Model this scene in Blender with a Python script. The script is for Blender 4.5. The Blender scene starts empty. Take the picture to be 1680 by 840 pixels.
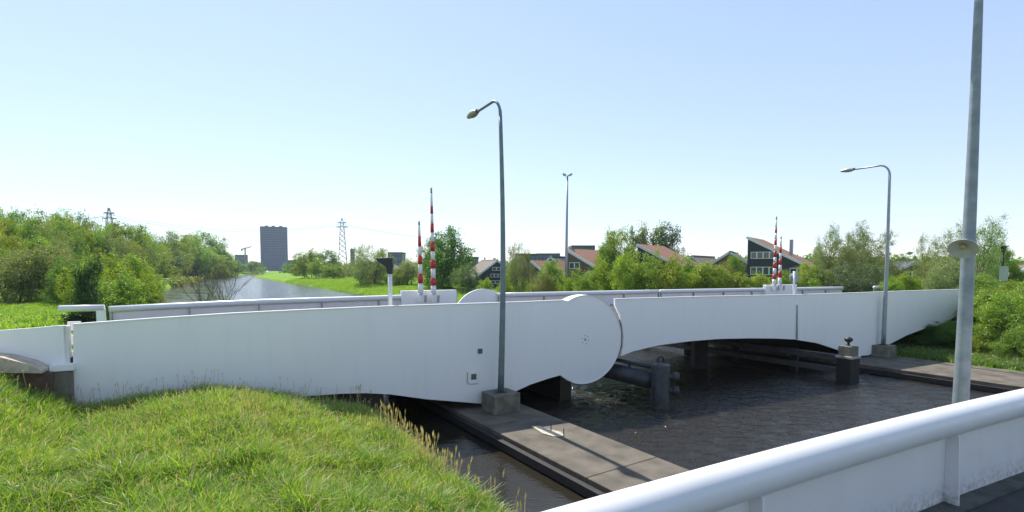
import bpy, bmesh, math, random
import numpy as np
from mathutils import Vector, Matrix
random.seed(7); rng = np.random.default_rng(11)
S = bpy.context.scene
COL = S.collection
PI = math.pi
R = math.radians

# ------------------------------------------------------------------ camera, world, sun, exposure
CAM_Z = 6.4                       # metres above the water
FPX = 842.0                       # focal length in pixels of the 1680 px wide photograph
PITCH = R(3.0)                    # camera looks slightly down, lens shifted up
PV = 441 + FPX * math.tan(PITCH)
cam = bpy.data.objects.new('camera', bpy.data.cameras.new('camera'))
COL.objects.link(cam); S.camera = cam
cam.location = (0, 0, CAM_Z)
cam.rotation_euler = (PI / 2 - PITCH, 0, 0)
cam.data.sensor_width = 36; cam.data.lens = 36 * FPX / 1680
cam.data.shift_y = (PV - 420) / 1680
cam.data.clip_start = 0.05; cam.data.clip_end = 8000

SUN_EL, SUN_AZ = R(52), R(-31)    # azimuth measured from +Y towards +X
w = bpy.data.worlds.new('World'); S.world = w; w.use_nodes = True
nt = w.node_tree; nt.nodes.clear()
sky = nt.nodes.new('ShaderNodeTexSky'); sky.sky_type = 'NISHITA'; sky.sun_disc = False
sky.sun_elevation = SUN_EL; sky.sun_rotation = SUN_AZ
sky.air_density = 1.0; sky.dust_density = .1; sky.ozone_density = 1.2; sky.altitude = 0
bg = nt.nodes.new('ShaderNodeBackground'); bg.inputs[1].default_value = 0.14
wo = nt.nodes.new('ShaderNodeOutputWorld')
gm_ = nt.nodes.new('ShaderNodeGamma'); gm_.inputs[1].default_value = .55       # evens the sky out as in the photograph
tn_ = nt.nodes.new('ShaderNodeMix'); tn_.data_type = 'RGBA'; tn_.blend_type = 'MULTIPLY'; tn_.inputs['Factor'].default_value = 1
tn_.inputs['B'].default_value = (1.80, 1.89, 2.16, 1)
nt.links.new(sky.outputs[0], gm_.inputs[0]); nt.links.new(gm_.outputs[0], tn_.inputs['A']); nt.links.new(tn_.outputs['Result'], bg.inputs[0])
nt.links.new(bg.outputs[0], wo.inputs[0])
sl = bpy.data.lights.new('sun', 'SUN'); sl.energy = 5.0; sl.angle = R(0.5); sl.color = (1, .95, .87)
sun = bpy.data.objects.new('sun', sl); COL.objects.link(sun)
sd = Vector((math.sin(SUN_AZ) * math.cos(SUN_EL), math.cos(SUN_AZ) * math.cos(SUN_EL), math.sin(SUN_EL)))
sun.rotation_euler = sd.to_track_quat('Z', 'Y').to_euler(); sun.location = (0, 0, 60)
vs = S.view_settings; vs.view_transform = 'Standard'; vs.look = 'None'; vs.exposure = 0.5; vs.gamma = 1
vs.use_curve_mapping = False

# ------------------------------------------------------------------ measuring helpers
CF = Vector((0, math.cos(PITCH), -math.sin(PITCH))); CU = Vector((0, math.sin(PITCH), math.cos(PITCH)))
def ray(u, v): return CF + Vector(((u - 840) / FPX, 0, 0)) + CU * ((PV - v) / FPX)
def on_line(u, v, c, m):
    """point where the sight line meets the upright plane y = c + m x"""
    d = ray(u, v); k = c / (d.y - m * d.x)
    return Vector((0, 0, CAM_Z)) + d * k
def on_z(u, v, z):
    d = ray(u, v); k = (z - CAM_Z) / d.z
    return Vector((0, 0, CAM_Z)) + d * k
def at(u, v, y):
    d = ray(u, v); return Vector((0, 0, CAM_Z)) + d * (y / d.y)
# river frame: s across (to the right), t along (away)
RV = Vector((-.545, .838, 0)); EV = Vector((.838, .545, 0))
def st(s, t, z=0): return EV * s + RV * t + Vector((0, 0, z))
DV = Vector((.8944, .4472, 0)); NV = Vector((-.4472, .8944, 0))   # road direction and its normal
NEAR_C, FAR_C, MSL = 22.25, 32.87, .5

# ------------------------------------------------------------------ scene helpers
def tag(o, label=None, cat=None, group=None, kind=None):
    if label: o['label'] = label
    if cat: o['category'] = cat
    if group: o['group'] = group
    if kind: o['kind'] = kind
    return o
def thing(name, label, cat, loc=(0, 0, 0), rz=0, group=None):
    o = bpy.data.objects.new(name, None); COL.objects.link(o)
    o.location = loc; o.rotation_euler = (0, 0, rz); o.empty_display_size = .2
    return tag(o, label, cat, group)
def obj(name, bm, mat, parent=None, smooth=False, world=False):
    me = bpy.data.meshes.new(name)
    if isinstance(bm, bmesh.types.BMesh):
        bmesh.ops.recalc_face_normals(bm, faces=bm.faces); bm.to_mesh(me); bm.free()
    else:
        me = bm
    for m in (mat if isinstance(mat, (list, tuple)) else [mat]): me.materials.append(m)
    if smooth:
        for p in me.polygons: p.use_smooth = True
    o = bpy.data.objects.new(name, me); COL.objects.link(o)
    if parent:
        o.parent = parent
        if world:      # mesh given in world coordinates
            o.matrix_parent_inverse = pmat(parent).inverted()
    return o
def pmat(p):
    m = Matrix.LocRotScale(p.location, p.rotation_euler, p.scale)
    return (pmat(p.parent) @ p.matrix_parent_inverse @ m) if p.parent else m
def copy_thing(o, parent=None):
    c = o.copy(); COL.objects.link(c)
    if parent: c.parent = parent
    for ch in [q for q in o.children]: copy_thing(ch, c)
    return c
def smooth_by_angle(o, ang=35):
    me = o.data
    for p in me.polygons: p.use_smooth = True
    bm = bmesh.new(); bm.from_mesh(me)
    for e in bm.edges:
        if len(e.link_faces) == 2 and e.calc_face_angle(0) > R(ang): e.smooth = False
    bm.to_mesh(me); bm.free(); return o
def box(bm, x0, x1, y0, y1, z0, z1, M=None, bev=0):
    vs_ = [bm.verts.new((x, y, z)) for x in (x0, x1) for y in (y0, y1) for z in (z0, z1)]
    fs = [bm.faces.new([vs_[i] for i in f]) for f in ((0,1,3,2),(4,6,7,5),(0,4,5,1),(2,3,7,6),(0,2,6,4),(1,5,7,3))]
    if bev:
        es = list({e for f in fs for e in f.edges})
        r = bmesh.ops.bevel(bm, geom=es, offset=bev, segments=2, affect='EDGES', profile=.5)
        vs_ = list({v for f in r['faces'] for v in f.verts} | {v for v in vs_ if v.is_valid})
    if M is not None:
        for v in vs_: v.co = M @ v.co
    return vs_
def hexa(bm, P):
    """P: 4 bottom points, 4 top points"""
    v = [bm.verts.new(p) for p in P]
    for f in ((0,1,2,3),(4,5,6,7),(0,1,5,4),(1,2,6,5),(2,3,7,6),(3,0,4,7)): bm.faces.new([v[i] for i in f])
def prism(bm, pts, off):
    """closed outline extruded by vector off"""
    a = [bm.verts.new(p) for p in pts]; b = [bm.verts.new(Vector(p) + off) for p in pts]
    bm.faces.new(a); bm.faces.new(b[::-1])
    n = len(a)
    for i in range(n): bm.faces.new((a[i], b[i], b[(i + 1) % n], a[(i + 1) % n]))
def tube(bm, pts, rad, seg=12, cap=True):
    pts = [Vector(p) for p in pts]; n = len(pts)
    rads = rad if isinstance(rad, (list, tuple)) else [rad] * n
    rings = []; up = None
    for i, p in enumerate(pts):
        d = (pts[min(i + 1, n - 1)] - pts[max(i - 1, 0)]).normalized()
        if up is None:
            up = Vector((0, 0, 1)) if abs(d.z) < .9 else Vector((1, 0, 0))
        a = d.cross(up).normalized(); b = a.cross(d).normalized(); up = b
        rings.append([bm.verts.new(p + (a * math.cos(k * 2 * PI / seg) + b * math.sin(k * 2 * PI / seg)) * rads[i]) for k in range(seg)])
    for i in range(n - 1):
        for k in range(seg):
            bm.faces.new((rings[i][k], rings[i][(k + 1) % seg], rings[i + 1][(k + 1) % seg], rings[i + 1][k]))
    if cap: bm.faces.new(rings[0][::-1]); bm.faces.new(rings[-1])
def lathe(bm, prof, seg=24, M=None, cap=True):
    """prof: (radius, z) pairs"""
    rings = []
    for r_, z in prof:
        rings.append([bm.verts.new((max(r_, 1e-4) * math.cos(k * 2 * PI / seg), max(r_, 1e-4) * math.sin(k * 2 * PI / seg), z)) for k in range(seg)])
    for i in range(len(rings) - 1):
        for k in range(seg):
            bm.faces.new((rings[i][k], rings[i][(k + 1) % seg], rings[i + 1][(k + 1) % seg], rings[i + 1][k]))
    if cap: bm.faces.new(rings[0][::-1]); bm.faces.new(rings[-1])
    if M is not None:
        for rg in rings:
            for v in rg: v.co = M @ v.co

# ------------------------------------------------------------------ materials
def mat(name, col, rough=.6, var=.0, scale=2.0, bump=0, bscale=40, metal=0, col2=None, spec=.5, detail=6, stretch=(1, 1, 1), lo=.35, hi=.7, coat=0):
    m = bpy.data.materials.new(name); m.use_nodes = True
    n = m.node_tree.nodes; L = m.node_tree.links; b = n['Principled BSDF']
    b.inputs['Roughness'].default_value = rough; b.inputs['Metallic'].default_value = metal
    b.inputs['Specular IOR Level'].default_value = spec; b.inputs['Coat Weight'].default_value = coat
    tc = n.new('ShaderNodeTexCoord'); mp = n.new('ShaderNodeMapping'); mp.inputs['Scale'].default_value = stretch
    L.new(tc.outputs['Object'], mp.inputs[0])
    c = (*col, 1)
    b.inputs['Base Color'].default_value = c
    if var or col2:
        nz = n.new('ShaderNodeTexNoise'); nz.inputs['Scale'].default_value = scale; nz.inputs['Detail'].default_value = detail
        L.new(mp.outputs[0], nz.inputs['Vector'])
        rp = n.new('ShaderNodeMapRange'); rp.inputs[1].default_value = lo; rp.inputs[2].default_value = hi
        L.new(nz.outputs[0], rp.inputs[0])
        mx = n.new('ShaderNodeMix'); mx.data_type = 'RGBA'
        L.new(rp.outputs[0], mx.inputs['Factor'])
        mx.inputs['A'].default_value = c
        mx.inputs['B'].default_value = (*(col2 if col2 else [x * (1 - var) for x in col]), 1)
        L.new(mx.outputs['Result'], b.inputs['Base Color'])
    if bump:
        n2 = n.new('ShaderNodeTexNoise'); n2.inputs['Scale'].default_value = bscale; n2.inputs['Detail'].default_value = 8
        L.new(mp.outputs[0], n2.inputs['Vector'])
        bp = n.new('ShaderNodeBump'); bp.inputs['Strength'].default_value = bump; bp.inputs['Distance'].default_value = .02
        L.new(n2.outputs[0], bp.inputs['Height']); L.new(bp.outputs[0], b.inputs['Normal'])
    return m

def paint(name, col, dirt, rough=.42, amount=.25):
    """weathered gloss paint: broad tone change, vertical runs, speckled dirt"""
    m = mat(name, col, rough, 0)
    n = m.node_tree.nodes; L = m.node_tree.links; b = n['Principled BSDF']
    tc = n['Texture Coordinate']
    def noise(sc, st_, det=5):
        mp = n.new('ShaderNodeMapping'); mp.inputs['Scale'].default_value = st_; L.new(tc.outputs['Object'], mp.inputs[0])
        z = n.new('ShaderNodeTexNoise'); z.inputs['Scale'].default_value = sc; z.inputs['Detail'].default_value = det
        L.new(mp.outputs[0], z.inputs['Vector']); return z.outputs[0]
    def rng_(o, a, c_, lo=0, hi=1):
        r_ = n.new('ShaderNodeMapRange'); r_.inputs[1].default_value = a; r_.inputs[2].default_value = c_
        r_.inputs[3].default_value = lo; r_.inputs[4].default_value = hi; L.new(o, r_.inputs[0]); return r_.outputs[0]
    a = rng_(noise(3.0, (1.2, 1.2, .12)), .5, .75, 0, amount)
    c = rng_(noise(.5, (1, 1, 1), 3), .4, .7, 0, amount * .5)
    d = rng_(noise(22, (1, 1, .6), 8), .62, .75, 0, amount)
    s1 = n.new('ShaderNodeMath'); s1.operation = 'ADD'; L.new(a, s1.inputs[0]); L.new(c, s1.inputs[1])
    s2 = n.new('ShaderNodeMath'); s2.operation = 'ADD'; s2.use_clamp = True; L.new(s1.outputs[0], s2.inputs[0]); L.new(d, s2.inputs[1])
    mx = n.new('ShaderNodeMix'); mx.data_type = 'RGBA'; L.new(s2.outputs[0], mx.inputs['Factor'])
    mx.inputs['A'].default_value = (*col, 1); mx.inputs['B'].default_value = (*dirt, 1)
    L.new(mx.outputs['Result'], b.inputs['Base Color'])
    rr = rng_(noise(4, (1, 1, 1)), .3, .7, rough - .08, rough + .15); L.new(rr, b.inputs['Roughness'])
    bp = n.new('ShaderNodeBump'); bp.inputs['Strength'].default_value = .12; bp.inputs['Distance'].default_value = .05
    L.new(noise(.9, (1, 1, 1), 2), bp.inputs['Height']); L.new(bp.outputs[0], b.inputs['Normal'])
    return m

def foliage(name, base, alt, trans=.45, island=.5, nscale=.6):
    """leaf material: two leaf tones mixed by leaf and by clump, tinted by the object's own colour"""
    m = bpy.data.materials.new(name); m.use_nodes = True
    n = m.node_tree.nodes; L = m.node_tree.links; n.clear()
    out = n.new('ShaderNodeOutputMaterial')
    gi = n.new('ShaderNodeNewGeometry'); oi = n.new('ShaderNodeObjectInfo'); tc = n.new('ShaderNodeTexCoord')
    nz = n.new('ShaderNodeTexNoise'); nz.inputs['Scale'].default_value = nscale; nz.inputs['Detail'].default_value = 2
    L.new(gi.outputs['Position'], nz.inputs['Vector'])
    mr = n.new('ShaderNodeMapRange'); mr.inputs[1].default_value = .35; mr.inputs[2].default_value = .65; L.new(nz.outputs[0], mr.inputs[0])
    ad = n.new('ShaderNodeMath'); ad.operation = 'MULTIPLY_ADD'; ad.inputs[1].default_value = island
    L.new(gi.outputs['Random Per Island'], ad.inputs[0])
    ml = n.new('ShaderNodeMath'); ml.operation = 'MULTIPLY'; ml.inputs[1].default_value = 1 - island
    L.new(mr.outputs[0], ml.inputs[0]); L.new(ml.outputs[0], ad.inputs[2])
    mx = n.new('ShaderNodeMix'); mx.data_type = 'RGBA'; L.new(ad.outputs[0], mx.inputs['Factor'])
    mx.inputs['A'].default_value = (*base, 1); mx.inputs['B'].default_value = (*alt, 1)
    tn = n.new('ShaderNodeMix'); tn.data_type = 'RGBA'; tn.blend_type = 'MULTIPLY'; tn.inputs['Factor'].default_value = 1
    L.new(mx.outputs['Result'], tn.inputs['A']); L.new(oi.outputs['Color'], tn.inputs['B'])
    df = n.new('ShaderNodeBsdfDiffuse'); tr = n.new('ShaderNodeBsdfTranslucent'); gl = n.new('ShaderNodeBsdfGlossy')
    gl.inputs['Roughness'].default_value = .45; gl.inputs['Color'].default_value = (.9, .95, .9, 1)
    tb = n.new('ShaderNodeMix'); tb.data_type = 'RGBA'; tb.blend_type = 'MULTIPLY'; tb.inputs['Factor'].default_value = 1
    L.new(tn.outputs['Result'], tb.inputs['A']); tb.inputs['B'].default_value = (1.5, 1.5, .7, 1)
    L.new(tn.outputs['Result'], df.inputs[0]); L.new(tb.outputs['Result'], tr.inputs[0])
    m1 = n.new('ShaderNodeMixShader'); m1.inputs[0].default_value = trans
    L.new(df.outputs[0], m1.inputs[1]); L.new(tr.outputs[0], m1.inputs[2])
    m2 = n.new('ShaderNodeMixShader'); m2.inputs[0].default_value = .04
    L.new(m1.outputs[0], m2.inputs[1]); L.new(gl.outputs[0], m2.inputs[2]); L.new(m2.outputs[0], out.inputs[0])
    return m

M = {}
M['white'] = paint('bridge_white_paint', (.86, .845, .83), (.58, .58, .55), .42, .10)
M['panel'] = paint('near_panel_paint', (.72, .71, .70), (.42, .42, .38), .42, .16)
M['white_rail'] = paint('rail_white_paint', (.66, .665, .67), (.46, .45, .41), .36, .14)  # paint of the tube handrails, greyer than the side plates
M['cream'] = paint('parapet_inner_paint', (.76, .72, .70), (.40, .36, .32))
M['asphalt'] = mat('asphalt', (.055, .055, .06), .85, .35, 3, .6, 120)
M['concrete'] = mat('concrete', (.15, .128, .098), .85, 0, 1.4, .9, 45, col2=(.07, .06, .043))
M['concrete_pale'] = mat('concrete_pale', (.42, .39, .33), .85, 0, 3, .5, 30, col2=(.25, .22, .18))
M['rubble'] = mat('sandy_concrete', (.60, .51, .40), .95, 0, 5, 1, 20, col2=(.38, .31, .24), detail=12)
M['concrete_block'] = mat('concrete_block', (.21, .195, .155), .9, 0, 2.5, .6, 30, col2=(.10, .10, .065))
M['concrete_dark'] = mat('concrete_dark', (.03, .027, .022), .55, 0, 2, .5, 25, col2=(.02, .02, .015))  # near-black concrete of the pier walls, pile walls and abutment wall
M['dark_steel'] = mat('dark_steel', (.03, .032, .036), .45, .4, 3, .3, 30)
M['tar'] = mat('tarred_timber', (.028, .025, .024), .75, .5, 2, .6, 20, stretch=(1, 1, 6))
M['bollard'] = mat('bollard_paint', (.042, .046, .054), .42, 0, 4, .3, 25, col2=(.018, .018, .02))
M['galv'] = mat('galvanised_steel', (.34, .37, .39), .42, 0, 9, .15, 60, metal=.55, col2=(.24, .27, .29))
M['pole_near'] = mat('weathered_zinc', (.27, .30, .33), .5, 0, 7, .15, 50, metal=.35, col2=(.19, .22, .245))
M['pole_green'] = mat('lamp_pole_grey', (.13, .18, .19), .5, 0, 3, .1, 40, metal=.2, col2=(.19, .23, .24))
M['lamp_shell'] = mat('lamp_shell', (.55, .55, .5), .4, .2, 5)
M['lamp_glass'] = mat('lamp_glass', (.38, .30, .22), .15, .3, 8)
M['red'] = mat('red_band', (.52, .03, .025), .45, .25, 6)
M['whiteband'] = mat('white_band', (.75, .75, .74), .45, .12, 6)
M['grey_tip'] = mat('grey_tip', (.35, .33, .31), .5, .2, 6)
M['black'] = mat('black_plastic', (.02, .022, .025), .5, .2, 6)
M['dark_brick'] = mat('dark_brick', (.05, .052, .065), .85, .4, 6, .4, 40)
M['brown_brick'] = mat('brown_brick', (.16, .10, .075), .85, .4, 5, .4, 40)
M['roof_orange'] = mat('orange_tiles', (.26, .12, .07), .8, .3, 3, .5, 20)
M['roof_brown'] = mat('brown_tiles', (.20, .16, .125), .85, .3, 3, .5, 20)
M['roof_dark'] = mat('dark_tiles', (.08, .085, .10), .8, .3, 3, .4, 20)
M['trim'] = mat('white_trim', (.68, .69, .70), .5, .15, 3)
M['glass'] = mat('window_glass', (.06, .075, .09), .08, .3, 1, spec=.8)
M['bark'] = mat('bark', (.11, .085, .06), .9, .45, 5, .8, 30, stretch=(4, 4, 1))
M['bark_pale'] = mat('bark_pale', (.30, .28, .25), .85, .5, 6, .5, 30)
M['pylon'] = mat('pylon_steel', (.22, .24, .26), .6, .2, 1)
# mildew creeping up from the foot of the near panels
m_ = M['panel']; n = m_.node_tree.nodes; L = m_.node_tree.links; b = n['Principled BSDF']
src_ = b.inputs['Base Color'].links[0].from_socket
sp = n.new('ShaderNodeSeparateXYZ'); L.new(n['Texture Coordinate'].outputs['Object'], sp.inputs[0])
hr_ = n.new('ShaderNodeMapRange'); hr_.inputs[1].default_value = 4.22; hr_.inputs[2].default_value = 3.93; L.new(sp.outputs[2], hr_.inputs[0])
nz_ = n.new('ShaderNodeTexNoise'); nz_.inputs['Scale'].default_value = 14; nz_.inputs['Detail'].default_value = 9; nz_.inputs['Roughness'].default_value = .7
L.new(n['Texture Coordinate'].outputs['Object'], nz_.inputs['Vector'])
nr_ = n.new('ShaderNodeMapRange'); nr_.inputs[1].default_value = .42; nr_.inputs[2].default_value = .62; nr_.inputs[4].default_value = .8; L.new(nz_.outputs[0], nr_.inputs[0])
mm_ = n.new('ShaderNodeMath'); mm_.operation = 'MULTIPLY'; L.new(hr_.outputs[0], mm_.inputs[0]); L.new(nr_.outputs[0], mm_.inputs[1])
mx_ = n.new('ShaderNodeMix'); mx_.data_type = 'RGBA'; L.new(mm_.outputs[0], mx_.inputs['Factor']); L.new(src_, mx_.inputs['A']); mx_.inputs['B'].default_value = (.16, .165, .13, 1)
L.new(mx_.outputs['Result'], b.inputs['Base Color'])
M['beam'] = mat('weathered_beam', (.085, .075, .065), .8, 0, 2, .5, 20, col2=(.04, .036, .034), stretch=(1, 1, 6))
M['leaf'] = foliage('leaf_green', (.075, .16, .022), (.23, .34, .05))
M['leaf_grey'] = foliage('leaf_grey_green', (.09, .14, .055), (.20, .25, .11))
M['leaf_tan'] = foliage('leaf_blossom', (.10, .16, .045), (.27, .28, .13), .4)
M['leaf_dark'] = foliage('leaf_dark', (.02, .045, .015), (.045, .08, .022), .3)
M['grass'] = foliage('grass_blade', (.10, .23, .018), (.32, .44, .06), .5, .5, .7)
M['straw'] = foliage('straw', (.42, .35, .20), (.58, .49, .30), .35, .8)
# ------------------------------------------------------------------ ground and water
def sstep(x, a, b):
    q = np.clip((x - a) / (b - a), 0, 1); return q * q * (3 - 2 * q)
def wob(x, y, f, seed=0.0):
    return (np.sin(x * f + 1.3 + seed) * np.cos(y * f * 1.17 + .4 + seed * 2) + .5 * np.sin(x * f * 2.3 + y * f * 1.9 + seed) + .3 * np.cos(y * f * 4.1 - x * f * 3.3)) / 1.8
SL, SR = 5.9, 35.3
def ground_z(x, y):
    x = np.asarray(x, float); y = np.asarray(y, float)
    s = x * .838 + y * .545; t = -x * .545 + y * .838
    e = np.clip(t - 35, 0, 400)
    sl = np.interp(t, [35, 60, 90, 150, 190, 214, 353, 447, 556, 663, 900], [SL, 1.5, -5, -8, -4.5, -1, 5.6, 19, 44, 79, 150]) + .7 * wob(t, t, .06) * sstep(t, 32, 60)     # left water's edge
    sr = np.interp(t, [35, 428, 560, 700, 900], [SR, 46, 70, 112, 170]) + 1.5 * wob(t, t, .045, 2) * sstep(t, 40, 70)
    # left bank
    dl = sl - s
    hl = .35 + .75 * sstep(dl, -.35, .6) + 1.1 * sstep(dl, .5, 6.0) + 1.4 * sstep(dl, 8.0, 11.2) * (1 - .55 * sstep(t, 32, 60))
    hl = hl + .12 * wob(x, y, .9) + .06 * wob(x, y, 2.3, 1)
    mound = .42 * np.exp(-((s - 1.9) ** 2) / 6.0 - ((t - 16.5) ** 2) / 5.0) - .22 * np.exp(-((s + 2.5) ** 2) / 6 - ((t - 18.5) ** 2) / 12)
    hl = hl + mound
    dyke = 1.2 * sstep(dl, 14, 26) * sstep(t, 28, 48) * (1 - sstep(t, 120, 200))
    hl = hl + dyke
    # right bank
    dr = s - sr
    quay = 1 - sstep(t, 36, 44)
    hr_q = .35 * sstep(dr, -.2, .0) + .2 * sstep(dr, 5.2, 6.0) + 2.6 * sstep(dr, 9.5, 18)
    hr_f = .25 + .75 * sstep(dr, -.3, 2.0) + .9 * sstep(dr, 2, 14) + .10 * wob(x, y, .5)
    hr = hr_q * quay + np.maximum(hr_f, 0) * (1 - quay)
    z = np.full(x.shape, -1.6)
    z = np.where(dl > -.6, -1.6 + (hl + 1.6) * sstep(dl, -.6, .05), z)
    z = np.where(dr > -.6, -1.6 + (hr + 1.6) * sstep(dr, -.6, .05), z)
    z = np.where(t > 900, 1.0 + 0 * z, z)
    return z
def axis(fine, lo, hi, step, grow=1.13, far=3500):
    a = list(np.arange(lo, hi, step)); st_ = step; x = a[-1]
    while x < far: st_ *= grow; x += st_; a.append(x)
    st_ = step; x = a[0]
    while x > -far: st_ *= grow; x -= st_; a.insert(0, x)
    return np.array(a)
sa = axis(0, -16, 52, .4); ta = axis(0, -6, 70, .7, 1.09)
SG, TG = np.meshgrid(sa, ta, indexing='ij')
XG = SG * .838 - TG * .545; YG = SG * .545 + TG * .838
ZG = ground_z(XG, YG)
def grid_mesh(name, X, Y, Z):
    n, m_ = X.shape; me = bpy.data.meshes.new(name)
    co = np.stack([X, Y, Z], -1).reshape(-1, 3)
    i = np.arange(n * m_).reshape(n, m_)
    q = np.stack([i[:-1, :-1], i[1:, :-1], i[1:, 1:], i[:-1, 1:]], -1).reshape(-1, 4)
    return raw_mesh(me, co, q)
def raw_mesh(me, co, q, smooth=True, mi=None):
    k = q.shape[1]
    me.vertices.add(len(co)); me.vertices.foreach_set('co', co.astype(np.float32).ravel())
    me.loops.add(q.size); me.loops.foreach_set('vertex_index', q.astype(np.int32).ravel())
    me.polygons.add(len(q)); me.polygons.foreach_set('loop_start', np.arange(0, q.size, k, dtype=np.int32))
    if mi is not None: me.polygons.foreach_set('material_index', mi.astype(np.int32))
    if smooth: me.polygons.foreach_set('use_smooth', np.ones(len(q), bool))
    me.update(calc_edges=True); return me
gm = mat('meadow', (.12, .24, .022), .95, 0, .35, .8, 3, col2=(.22, .34, .04), detail=10, spec=.05)
n_ = gm.node_tree.nodes
go = obj('ground', grid_mesh('ground', XG, YG, ZG), gm); tag(go, kind='structure')

wm = bpy.data.materials.new('river_water'); wm.use_nodes = True
n = wm.node_tree.nodes; L = wm.node_tree.links; b = n['Principled BSDF']
b.inputs['Base Color'].default_value = (.024, .021, .015, 1); b.inputs['Roughness'].default_value = .04
b.inputs['IOR'].default_value = 1.6; b.inputs['Specular IOR Level'].default_value = .5
tc = n.new('ShaderNodeNewGeometry')
def wn(sc, st_, det):
    mp = n.new('ShaderNodeMapping'); mp.inputs['Scale'].default_value = st_; mp.inputs['Rotation'].default_value = (0, 0, R(-12))
    L.new(tc.outputs['Position'], mp.inputs[0])
    z = n.new('ShaderNodeTexNoise'); z.inputs['Scale'].default_value = sc; z.inputs['Detail'].default_value = det; z.inputs['Roughness'].default_value = .55
    L.new(mp.outputs[0], z.inputs['Vector']); return z.outputs[0]
# the strip between the left bank and the pier is sheltered: calmer water there
dotn = n.new('ShaderNodeVectorMath'); dotn.operation = 'DOT_PRODUCT'; dotn.inputs[1].default_value = (.838, .545, 0)
L.new(tc.outputs['Position'], dotn.inputs[0])
calm = n.new('ShaderNodeMapRange'); calm.inputs[1].default_value = 9.0; calm.inputs[2].default_value = 13.0
calm.inputs[3].default_value = .10; calm.inputs[4].default_value = 1.0; L.new(dotn.outputs['Value'], calm.inputs[0])
dot2 = n.new('ShaderNodeVectorMath'); dot2.operation = 'DOT_PRODUCT'; dot2.inputs[1].default_value = (-.545, .838, 0)
L.new(tc.outputs['Position'], dot2.inputs[0])
reach = n.new('ShaderNodeMapRange'); reach.inputs[1].default_value = 45; reach.inputs[2].default_value = 110   # smoother open reach beyond the bridge
reach.inputs[3].default_value = 1.0; reach.inputs[4].default_value = .35; L.new(dot2.outputs['Value'], reach.inputs[0])
rg_ = n.new('ShaderNodeMapRange'); rg_.inputs[1].default_value = 40; rg_.inputs[2].default_value = 120; rg_.inputs[3].default_value = .04; rg_.inputs[4].default_value = .20
L.new(dot2.outputs['Value'], rg_.inputs[0])
rn_ = n.new('ShaderNodeMapRange'); rn_.inputs[1].default_value = .35; rn_.inputs[2].default_value = .65; rn_.inputs[3].default_value = .35; rn_.inputs[4].default_value = 1.1
L.new(wn(.09, (1, 3.5, 1), 4), rn_.inputs[0])
rm_ = n.new('ShaderNodeMath'); rm_.operation = 'MULTIPLY'; L.new(rg_.outputs[0], rm_.inputs[0]); L.new(rn_.outputs[0], rm_.inputs[1]); L.new(rm_.outputs[0], b.inputs['Roughness'])
cm = n.new('ShaderNodeMath'); cm.operation = 'MULTIPLY'; L.new(calm.outputs[0], cm.inputs[0]); L.new(reach.outputs[0], cm.inputs[1])
a1 = n.new('ShaderNodeMath'); a1.operation = 'MULTIPLY_ADD'; a1.inputs[1].default_value = 1.6
L.new(wn(1.6, (1, 1.9, 1), 3), a1.inputs[0]); L.new(wn(5.5, (1, 1.9, 1), 3), a1.inputs[2])
bp = n.new('ShaderNodeBump'); bp.inputs['Distance'].default_value = .09; L.new(cm.outputs[0], bp.inputs['Strength'])
L.new(a1.outputs[0], bp.inputs['Height']); L.new(bp.outputs[0], b.inputs['Normal'])
ws = axis(0, 6, 36.5, .085, 1.35, 320); wt_ = axis(0, 1, 29, .085, 1.22, 850); wt_ = wt_[wt_ > -80]
WS, WT = np.meshgrid(ws, wt_, indexing='ij'); WX = WS * .838 - WT * .545; WY = WS * .545 + WT * .838
WZ = np.zeros_like(WX)
wr = np.random.default_rng(5)
for k in range(46):
    lam = .30 * (1.2 / .30) ** wr.random(); an = wr.normal(PI / 2 - .12, .40); kx, ky = math.cos(an) * 2 * PI / lam, math.sin(an) * 2 * PI / lam
    WZ += lam / (2 * PI) * .040 * np.sin(kx * WX + ky * WY + wr.random() * 6.28)
gust = .65 + .45 * wob(WX, WY, .22, 1.5)
WZ *= gust * (sstep(WS, 9.4, 13) * .92 + .08) * sstep(WS, 5, 7) * (1 - sstep(WS, 36, 37)) * sstep(WT, -1, 2) * (1 - sstep(WT, 27, 30))
wo_ = obj('water', grid_mesh('water', WX, WY, WZ), wm); tag(wo_, kind='structure')

# ------------------------------------------------------------------ white bridge
def fac_pts(px, c=NEAR_C, off=0.0):
    return [on_line(u, v, c, MSL) + NV * off for u, v in px]
TOP1 = [(120, 533), (250, 523.5), (380, 515), (510, 508.5), (640, 503), (730, 500), (815, 497.5), (880, 495), (925, 493), (945, 492)]
BOT1 = [(925, 614), (900, 621), (870, 631), (840, 645), (800, 663), (750, 659), (700, 655), (640, 647), (600, 645), (560, 646), (420, 656), (300, 662), (120, 668)]
TOP2 = [(1009, 491), (1080, 489), (1150, 487), (1230, 485.5), (1305.6, 484)]
BOT2 = [(1305.6, 557), (1270, 555.3), (1230, 555), (1180, 556), (1130, 560), (1080, 566.5), (1040, 576), (1018.5, 584)]
ARC2 = [(1022, 570), (1023, 552), (1021, 533), (1016, 515), (1009, 501)]
TOP3 = [(1307.4, 484), (1400, 481), (1480, 478), (1575, 475)]
BOT3 = [(1575, 514), (1550, 531), (1517, 539), (1488, 550), (1455, 567), (1425, 583), (1400, 584), (1374, 574), (1341, 563), (1307.4, 557.5)]
FARV = RV * 9.6
FARV = FARV * ((FAR_C - NEAR_C) / (RV.y - .5 * RV.x) / 9.6)
dc = on_line(960, 557, NEAR_C, MSL)          # centre of the near rocker disc
DR = 2.07
def span_top(u):   # top heights of near facade for a given point along the road
    pass
allt = TOP1[:-1] + TOP2 + TOP3
PT = [on_line(u, v, NEAR_C, MSL) for u, v in allt]
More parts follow.
